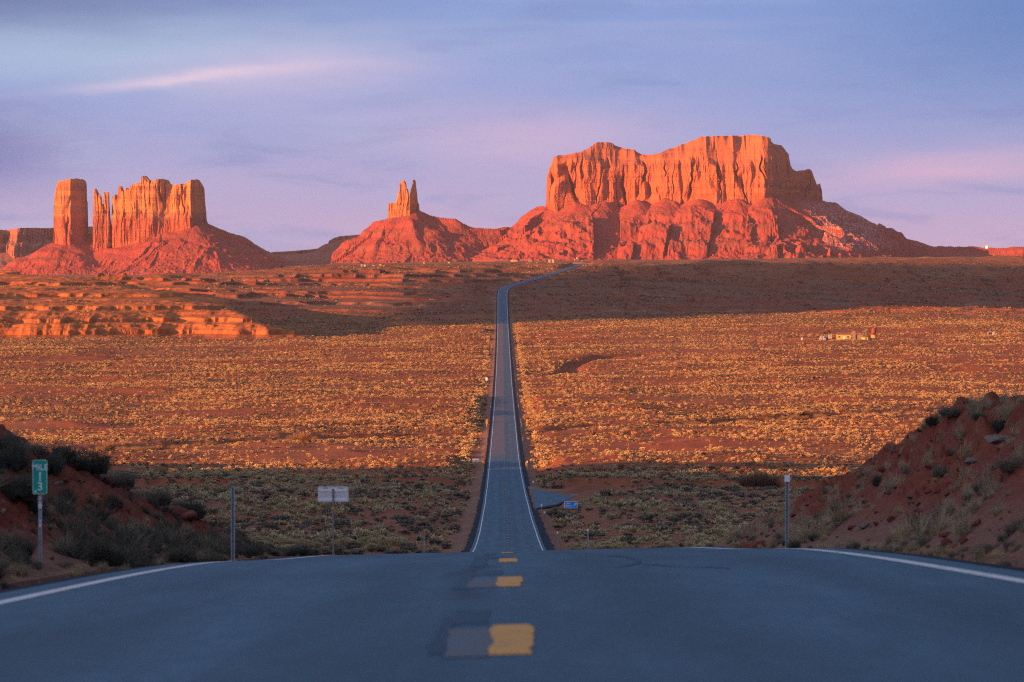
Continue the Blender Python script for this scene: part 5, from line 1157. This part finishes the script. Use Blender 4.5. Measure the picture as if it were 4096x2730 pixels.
# wire fences along the right of way
def fence(xf, y0, y1, step, label):
    r = thing('wire_fence', label, 'fence', (xf(y0), y0, hz(xf(y0), y0))); o = r.location; P = []
    ys = np.arange(y0, y1, step); pm = None
    for i, yy in enumerate(ys):
        xx = float(xf(yy)) + RNG.normal(0, 0.12); zz = hz(xx, yy); hh = 1.25 + RNG.normal(0, 0.08)
        m_ = MB().tube((0, 0, -0.3), (RNG.normal(0, 0.04), RNG.normal(0, 0.04), hh), 0.055, 0.045, 6).mesh('post', M_WOODP if i % 4 else M_DPOST)
        link('post', m_, r, (xx - o.x, yy - o.y, zz - o.z)); P.append((xx - o.x, yy - o.y, zz - o.z))
    mb = MB()
    for a, b in zip(P[:-1], P[1:]):
        for h in (0.4, 0.75, 1.1): mb.tube((a[0], a[1], a[2] + h), (b[0], b[1], b[2] + h), 0.008, n=3, cap=False)
    mb.build('wire', M_WIRE, r)
fence(lambda y: np.interp(y, [400, 900, 1400], [-27.0, -25.0, -26.0]), 405, 960, 6.0, 'dark leaning post and wire fence running along the plain left of the road')
fence(lambda y: np.interp(y, [400, 700, 1255, 2330], [29.0, 27.0, 23.5, 17.0]), 405, 960, 6.0, 'dark post and wire fence crossing the plain right of the road')

# ------------------------------------------------------------------ homestead
M_STUC = mat_plain('yellow_stucco', (0.62, 0.40, 0.11, 1), 0.9, 0.0, 0.12, 1.2); M_STONE = mat_plain('grey_stone', (0.27, 0.22, 0.19, 1), 0.9, 0.0, 0.2, 1.5)
M_ROOF = mat_plain('brown_shingle', (0.20, 0.12, 0.09, 1), 0.9, 0.0, 0.15, 2.0); M_RUST = mat_plain('rusty_tank', (0.26, 0.065, 0.03, 1), 0.75, 0.0, 0.2, 1.5)
M_WVEH = mat_plain('white_vehicle_paint', (0.36, 0.35, 0.34, 1), 0.35, 0.0, 0.04, 2.0, 0.5); M_GLASS = mat_plain('dark_window', (0.02, 0.025, 0.03, 1), 0.12, 0.0, 0.1, 2.0, 0.6)
M_TYRE = mat_plain('black_tyre', (0.02, 0.02, 0.02, 1), 0.85); M_TRIM = mat_plain('pale_trim', (0.55, 0.48, 0.36, 1), 0.7)
HX, HY, HZ = hit(3375, 1358, 1900, 2560); u = HY / F
def gx(px): return at_px(px, HY)
hs = thing('ranch_house', 'low yellow-walled ranch house with a stone chimney on the right side plain', 'house', (gx(3376), HY, hz(gx(3376), HY)))
L_ = 55 * u; MB().box((0, 3.0, 1.35), (L_, 6.0, 3.3)).build('wall', M_STUC, hs)
rf = MB().prism([(-3.5 + 0.0, 0)], 0, 0) if False else MB()
rf.add([(-L_ / 2 - 0.4, -0.4, 2.95), (L_ / 2 + 0.4, -0.4, 2.95), (L_ / 2 + 0.4, 3.0, 4.5), (-L_ / 2 - 0.4, 3.0, 4.5), (-L_ / 2 - 0.4, 6.4, 2.95), (L_ / 2 + 0.4, 6.4, 2.95), (-L_ / 2 - 0.4, -0.4, 3.1), (L_ / 2 + 0.4, -0.4, 3.1), (L_ / 2 + 0.4, 3.0, 4.66), (-L_ / 2 - 0.4, 3.0, 4.66), (-L_ / 2 - 0.4, 6.4, 3.1), (L_ / 2 + 0.4, 6.4, 3.1)],
       [(0, 3, 2, 1), (3, 4, 5, 2), (6, 7, 8, 9), (9, 8, 11, 10), (0, 1, 7, 6), (4, 10, 11, 5), (0, 6, 9, 3), (3, 9, 10, 4), (1, 2, 8, 7), (2, 5, 11, 8)]).build('roof', M_ROOF, hs)
for fx_ in (-0.34, 0.30):
    f_ = MB().box((fx_ * L_, -0.04, 1.5), (1.5, 0.1, 1.2)).build('window', M_TRIM, hs); MB().box((fx_ * L_, -0.095, 1.5), (1.25, 0.03, 0.95)).build('pane', M_GLASS, f_)
dr = MB().box((0.02 * L_, -0.05, 0.85), (1.1, 0.1, 2.2)).build('door', M_REFL, hs); MB().box((0.02 * L_ + 0.42, -0.12, 0.85), (0.06, 0.04, 0.12)).build('handle', M_DPOST, dr)
MB().box((L_ / 2 + 2.1, 0.6, 2.3), (2.0, 1.8, 6.4), taper=0.9).build('chimney', M_STONE, hs)
wg = MB(); wg.box((L_ / 2 + 5.0, 3.2, 1.3), (6.0, 5.4, 3.2)); wg.build('side_wing', M_STONE, hs)
rw = MB(); x0, x1 = L_ / 2 + 0.4, L_ / 2 + 8.4
rw.add([(x0, 0.2, 4.3), (x1, 0.2, 2.85), (x1, 6.3, 2.85), (x0, 6.3, 4.3), (x0, 0.2, 4.45), (x1, 0.2, 3.0), (x1, 6.3, 3.0), (x0, 6.3, 4.45)], [(0, 3, 2, 1), (4, 5, 6, 7), (0, 1, 5, 4), (1, 2, 6, 5), (2, 3, 7, 6), (3, 0, 4, 7)]).build('wing_roof', M_ROOF, hs)
hg = thing('round_hut', 'small many-sided yellow hut with a peaked roof beside the ranch house', 'hut', (gx(3455), HY - 14, hz(gx(3455), HY - 14)))
rr = 3.0; pts = [(rr * math.cos(R(22.5 + 45 * i)), rr * math.sin(R(22.5 + 45 * i))) for i in range(8)]; MB().prism_z(pts, -0.4, 2.1).build('wall', M_STUC, hg)
po = [(1.13 * a, 1.13 * b) for a, b in pts]; MB().add([(a, b, 2.05) for a, b in po] + [(0, 0, 3.5)], [(i, (i + 1) % 8, 8) for i in range(8)] + [tuple(range(7, -1, -1))]).build('roof', M_ROOF, hg)
MB().box((-0.3, -2.80, 0.85), (0.9, 0.12, 1.8)).build('door', M_WOODP, hg)
MB().box((3.6, 0.6, 0.7), (1.8, 2.4, 1.8)).build('lean_to', M_STONE, hg)
tk = thing('water_tank', 'rust-red water tank leaning on a pale stone base near the ranch house', 'water tank', (gx(3494), HY + 4, hz(gx(3494), HY + 4)))
MB().box((0, 0, 1.3), (2.3, 2.3, 3.4), taper=0.86).build('stone_base', M_STUC, tk); tb = MB().tube((0.25, 0, 3.0), (0.95, 0, 7.4), 1.45, 1.55, 20).build('tank', M_RUST, tk, True)
MB().tube((0.95, 0, 7.4), (1.0, 0, 7.6), 0.5, 0.4, 10).build('hatch', M_DPOST, tb)
def vehicle(name, label, cat, px, yo, L, W, H, boxes, mat, axles, rz=0.0):
    X0 = gx(px); r = thing(name, label, cat, (X0, HY + yo, hz(X0, HY + yo)), rz)
    for nm, c, d, m_, tp in boxes:
        o = MB().box(c, d, taper=tp).build(nm, m_, r)
    for a in axles:
        for s in (-1, 1):
            wv_ = MB().tube((a, s * W * 0.40, 0.38), (a, s * W * 0.50, 0.38), 0.38, n=14).build('wheel', M_TYRE, r); MB().tube((a, s * W * 0.495, 0.38), (a, s * W * 0.515, 0.38), 0.2, n=10).build('rim', M_ALU, wv_)
    return r
vehicle('camper_van', 'white stepped camper truck left of the ranch house', 'camper', 3291, 2, 6, 2.2, 3, [('body', (0, 0, 1.0), (4.2, 2.1, 1.3), M_WVEH, 1.0), ('camper_box', (-0.3, 0, 2.35), (2.7, 2.2, 1.4), M_WVEH, 0.96), ('cab', (1.6, 0, 1.95), (1.0, 1.9, 0.7), M_WVEH, 0.8), ('windscreen', (1.62, -0.98, 1.95), (0.7, 0.06, 0.45), M_GLASS, 1.0), ('side_window', (-0.3, -1.1, 2.4), (1.3, 0.06, 0.45), M_GLASS, 1.0)], M_WVEH, (-1.3, 1.4))
vehicle('flatbed_truck', 'pale truck parked between the camper truck and the boxy trailer', 'truck', 3306, 6, 5, 2.0, 2, [('body', (0, 0, 0.95), (4.6, 2.0, 0.9), M_WVEH, 1.0), ('cab', (0.2, 0, 1.75), (2.1, 1.8, 0.8), M_GALV, 0.82), ('side_window', (0.2, -0.88, 1.75), (1.6, 0.06, 0.42), M_GLASS, 1.0), ('bumper', (2.35, 0, 0.6), (0.12, 1.9, 0.25), M_DPOST, 1.0)], M_WVEH, (-1.5, 1.5))
vehicle('box_trailer', 'boxy white trailer nearest the ranch house', 'trailer', 3322, 3, 4, 2.2, 3, [('body', (0, 0, 1.75), (2.4, 2.2, 2.5), M_WVEH, 0.99), ('side_window', (0.2, -1.11, 2.1), (0.8, 0.06, 0.5), M_GLASS, 1.0), ('hitch', (-1.6, 0, 0.5), (0.9, 0.12, 0.1), M_DPOST, 1.0), ('door', (-0.75, -1.11, 1.5), (0.6, 0.05, 1.7), M_TRIM, 1.0)], M_WVEH, (0.0,))
pv_ = thing('water_barrel', 'small white upright tank standing alone left of the vehicles', 'tank', (gx(3209), HY - 2, hz(gx(3209), HY - 2))); MB().tube((0, 0, -0.2), (0, 0, 2.0), 0.98, n=20).build('barrel', M_WVEH, pv_, True); MB().tube((0, 0, 2.0), (0, 0, 2.16), 0.92, 0.4, 20).build('lid', M_TRIM, pv_)
sx_, sy_, sz_ = hit(3962, 1343, 1900, 2700); sh = thing('stock_shed', 'small open-fronted pale shed alone at the right side of the plain', 'shed', (sx_, sy_, sz_))
MB().box((1.9, 0, 1.0), (1.6, 2.6, 2.4)).box((-1.6, 0.0, 1.0), (0.25, 2.6, 2.4)).box((0, 1.2, 1.0), (3.0, 0.2, 2.4)).build('wall', M_WVEH, sh); MB().box((0.3, -0.1, 2.3), (4.6, 3.0, 0.16)).build('roof', M_ALU, sh); MB().box((3.6, 0, 0.7), (1.6, 2.0, 1.6)).build('trough', M_GALV, sh)
# power poles near the yard
for i, px in enumerate((3273, 3316)):
    X0 = gx(px); q = thing('yard_pole', 'bare wooden pole ' + ('left of the camper truck' if i == 0 else 'between the pale truck and the boxy trailer'), 'pole', (X0, HY - 1, hz(X0, HY - 1))); MB().tube((0, 0, -0.3), (0, 0, 3.6 if i else 2.4), 0.12, 0.09, 8).build('pole', M_WOODP, q); MB().box((0, 0, 3.4 if i else 2.2), (0.5, 0.08, 0.08)).build('crossbar', M_WOODP, q)
# bare trees in the yard
def bare_tree(name, label, x, y, h, seed, mat):
    rng = rg(seed); z = hz(x, y); r = thing(name, label, 'tree', (x, y, z)); mb = MB()
    def grow(p, d, l, rad, k):
        q = p + d * l; mb.tube(p, q, rad, rad * 0.65, 6, False)
        if k > 0:
            for _ in range(3): dd = (d + Vector(rng.normal(0, 0.45, 3))).normalized(); dd.z = abs(dd.z) * 0.8 + 0.2; grow(q, dd.normalized(), l * rng.uniform(0.6, 0.8), rad * 0.55, k - 1)
        else: tips.append(q)
    tips = []; grow(Vector((0, 0, -0.1)), Vector((0.05, 0, 1)), h * 0.3, h * 0.03, 3); mb.build('trunk', M_TWIG, r)
    parts = []
    for tq in tips:
        v, q_, t_ = blades(26, rng, 0.12 * h * 0.3, h * 0.30, h * 0.16, 0.02, 2, 0.2); parts.append((v + np.array(tq)[None] - np.array([0, 0, h * 0.05]), q_, t_))
    link('crown', plant_mesh('crown', cmb(*parts), mat), r)
for i, (px, dy, h, lab) in enumerate(((3300, 18, 6.0, 'bare pinkish tree behind the white vehicles, left one'), (3326, 22, 7.0, 'bare pinkish tree behind the white vehicles, tallest'), (3262, 20, 4.0, 'low bare tree behind the lone white tank'), (3478, 34, 5.5, 'bare tree behind the leaning water tank'))):
    bare_tree('bare_tree', lab, gx(px), HY + dy, h, 900 + i, M_TAMA if i < 3 else M_STRAW)

# yellow car on the dirt track across the shaded slope
x, y, z = hit(1726, 1203, 2500, 3100); cr_ = thing('parked_car', 'small yellow car on the pale track across the shaded slope', 'car', (x, y, z + 0.05), 0.05); M_YC = mat_plain('yellow_car_paint', (0.60, 0.42, 0.10, 1), 0.35, 0.0, 0.05, 3.0, 0.5)
prf = [(-2.1, 0.45), (2.15, 0.45), (2.15, 0.85), (1.95, 1.0), (0.95, 1.1), (0.35, 1.72), (-1.35, 1.76), (-1.95, 1.15), (-2.1, 1.0)]
bd = MB().prism(prf, -0.85, 0.85).build('body', M_YC, cr_)
MB().prism([(-1.65, 1.18), (0.62, 1.14), (0.22, 1.62), (-1.28, 1.64)], -0.862, -0.851).build('side_window', M_GLASS, bd); MB().prism([(-1.65, 1.18), (0.62, 1.14), (0.22, 1.62), (-1.28, 1.64)], 0.851, 0.862).build('side_window', M_GLASS, bd)
for s in (-1, 1):
    MB().box((2.16, s * 0.6, 0.78), (0.04, 0.3, 0.16)).build('headlight', M_REFL, cr_)
    for a in (-1.3, 1.35):
        wv_ = MB().tube((a, s * 0.72, 0.36), (a, s * 0.88, 0.36), 0.36, n=16).build('wheel', M_TYRE, cr_); MB().tube((a, s * 0.875, 0.36), (a, s * 0.895, 0.36), 0.2, n=10).build('rim', M_ALU, wv_)

# small stalls, trailers and cars on the far plain
def far_box(px, py, wpx, hpx, label, kind, mat, cat):
    x, y, z = hit(px, py, 3300, 7000); y = min(y, 4600); x = at_px(px, y); z = hz(x, y); k = y / F; W_, H_ = wpx * k, hpx * k
    zb = max(0.0, top_z(py, y) - z); r = thing(kind, label, cat, (x, y, z + zb))
    MB().box((0, 0, H_ * 0.42 - zb / 2), (W_, 2.4, H_ * 0.84 + zb)).build('wall' if cat != 'car' else 'body', mat, r); MB().box((0, -0.2, H_ * 0.92), (W_ * 1.12, 3.0, H_ * 0.14)).build('roof', M_TRIM, r)
    MB().box((W_ * 0.12, -1.22, H_ * 0.5), (W_ * 0.3, 0.05, H_ * 0.35)).build('window', M_GLASS, r)
for a in ((1447, 1067, 7, 9, 'white stall left of all on the far plain below the dark low mesa', 'market_stall', M_WVEH, 'stall'), (1459, 1067, 6, 8, 'white stall on the far plain, second from the dark mesa side', 'market_stall', M_REFL, 'stall'), (1469, 1066, 4, 7, 'narrow white stall on the far plain, third in the row', 'market_stall', M_WVEH, 'stall'),
          (1494, 1066, 10, 4, 'low white car on the far plain just right of the stalls', 'parked_van', M_WVEH, 'car'), (1522, 1063, 8, 5, 'tan stall on the far plain under the twin spires', 'market_stall', M_TRIM, 'stall'), (1796, 1054, 8, 6, 'pale square trailer on the far plain right of the twin spires', 'trailer_home', M_TRIM, 'trailer'), (1696, 1056, 5, 6, 'small yellow-topped stall on the far plain right of the lit cone', 'market_stall', M_TRIM, 'stall'),
          (2052, 1045, 18, 5, 'long low cream trailer on the far plain left of the road top', 'trailer_home', M_STUC, 'trailer'), (2066, 1045, 8, 4, 'white van parked beside the long cream trailer', 'parked_van', M_WVEH, 'car'), (2120, 1042, 14, 4, 'dark low trailer on the far plain left of the road top', 'trailer_home', M_STONE, 'trailer'), (2197, 1042, 8, 4, 'white low trailer on the far plain at the foot of the mesa, left of two', 'trailer_home', M_WVEH, 'trailer'), (2212, 1043, 6, 5, 'yellow small stall on the far plain at the foot of the mesa', 'market_stall', M_STUC, 'stall'),
          (2298, 1043, 4, 6, 'small tan stall on the far plain above the end of the road', 'market_stall', M_TRIM, 'stall'), (2328, 1046, 4, 4, 'tiny tan stall right of the end of the road', 'market_stall', M_TRIM, 'stall')): far_box(*a)
y = 4600.0; x = at_px(2307, y); z = hz(x, y); q = thing('road_sign_far', 'small white sign on a post above the end of the road', 'road sign', (x, y, z)); q.name = 'plain_sign'
MB().box((0, 0, 2.2), (0.18, 0.12, 5.4)).build('post', M_DPOST, q); MB().box((0, -0.1, 4.4), (1.3, 0.06, 1.3)).build('sign_panel', M_REFL, q)
# house on the skyline whose wall catches the sun
Y0 = 9000.0; x = at_px(3947, Y0 - 60); q = thing('ridge_house', 'tiny white house on the skyline ridge catching the sun', 'house', (x, Y0 - 60, top_z(992, Y0 - 60)), -0.45)
MB().box((0, 0, 1.0), (6, 5, 6)).build('wall', M_REFL, q); MB().add([(-3.5, -3.0, 3.9), (3.5, -3.0, 3.9), (3.5, 3.0, 3.9), (-3.5, 3.0, 3.9), (-3.5, 0, 5.8), (3.5, 0, 5.8)], [(0, 1, 5, 4), (2, 3, 4, 5), (0, 4, 3), (1, 2, 5), (0, 3, 2, 1)]).build('roof', M_ALU, q); MB().box((1.5, -2.53, 1.5), (1.6, 0.06, 1.6)).build('window', M_GLASS, q)

# ================================================================== AIR
# unseen sun blocker added off to the left, shading the slope beyond the valley
def build_sun_blocker():
    ca, sa = math.cos(SUN_AZ), math.sin(SUN_AZ); te = math.tan(SUN_EL)
    n, m = 90, 26; s0 = -1500.0; V_ = []; rows = []
    pq = lambda p, q, s: (ca * s + sa * p, sa * s - ca * p, q - te * s)
    p = np.linspace(-2062, -3230, n); t = np.linspace(0, 1, m)
    qc = np.interp(-p, [2060, 2080, 2120, 2200, 2260, 2340, 2470, 2560, 2640, 2730, 2800, 2900, 3000, 3230], [170, 90, 46, 51, 60, 72, 88, 98, 104, 124, 124, 146, 150, 200]) + (te - 0.07) * np.interp(-p, [2060, 2120, 2200, 2340, 2470, 2560, 2730, 2900, 3000, 3230], [1430, 1450, 1450, 1480, 1600, 1640, 1700, 1980, 2150, 2300]) + 4 * fbm(p / 70.0, 0.3, 4, 801)
    qt = np.interp(-p, [2060, 2120, 2500, 3100, 3230], [225, 280, 310, 290, 245]) + 10 * fbm(p / 90.0, 0.9, 3, 802)
    P = np.repeat(p[None], m, 0); Q = qc[None] + (np.maximum(qt, qc + 4) - qc)[None] * t[:, None]
    th = 60 * np.sqrt(np.clip(np.sin(np.pi * t), 0, 1))[:, None] * np.sqrt(np.clip(np.sin(np.pi * (np.arange(n) + 0.01) / n), 0.02, 1))[None] * (1 + 0.8 * fbm(P / 60.0, Q / 40.0, 4, 803)) + 2
    X1, Y1, Z1 = pq(P, Q, s0 - th); X2, Y2, Z2 = pq(P, Q, s0 + th)
    X = np.concatenate([X1, X2[::-1]]); Y = np.concatenate([Y1, Y2[::-1]]); Z = np.concatenate([Z1, Z2[::-1]])
    me = mesh_grid('sun_blocker', X, Y, Z, mat_plain('blocker_white', (0.8, 0.8, 0.8, 1), 1.0), True); struct('sun_blocker', me)
build_sun_blocker()
hm = bpy.data.materials.new('air'); hm.use_nodes = True; ht = NT(hm.node_tree); ht.n.clear()
pv = ht.new('ShaderNodeVolumePrincipled'); pv.inputs['Color'].default_value = (0.86, 0.80, 0.92, 1); pv.inputs['Density'].default_value = 1.35e-5; pv.inputs['Anisotropy'].default_value = 0.2
ho = ht.new('ShaderNodeOutputMaterial'); ht.l.new(pv.outputs[0], ho.inputs['Volume'])
struct('haze', MB().box((0, 5250, 130), (4700, 12600, 460)).mesh('haze', hm), 'stuff')
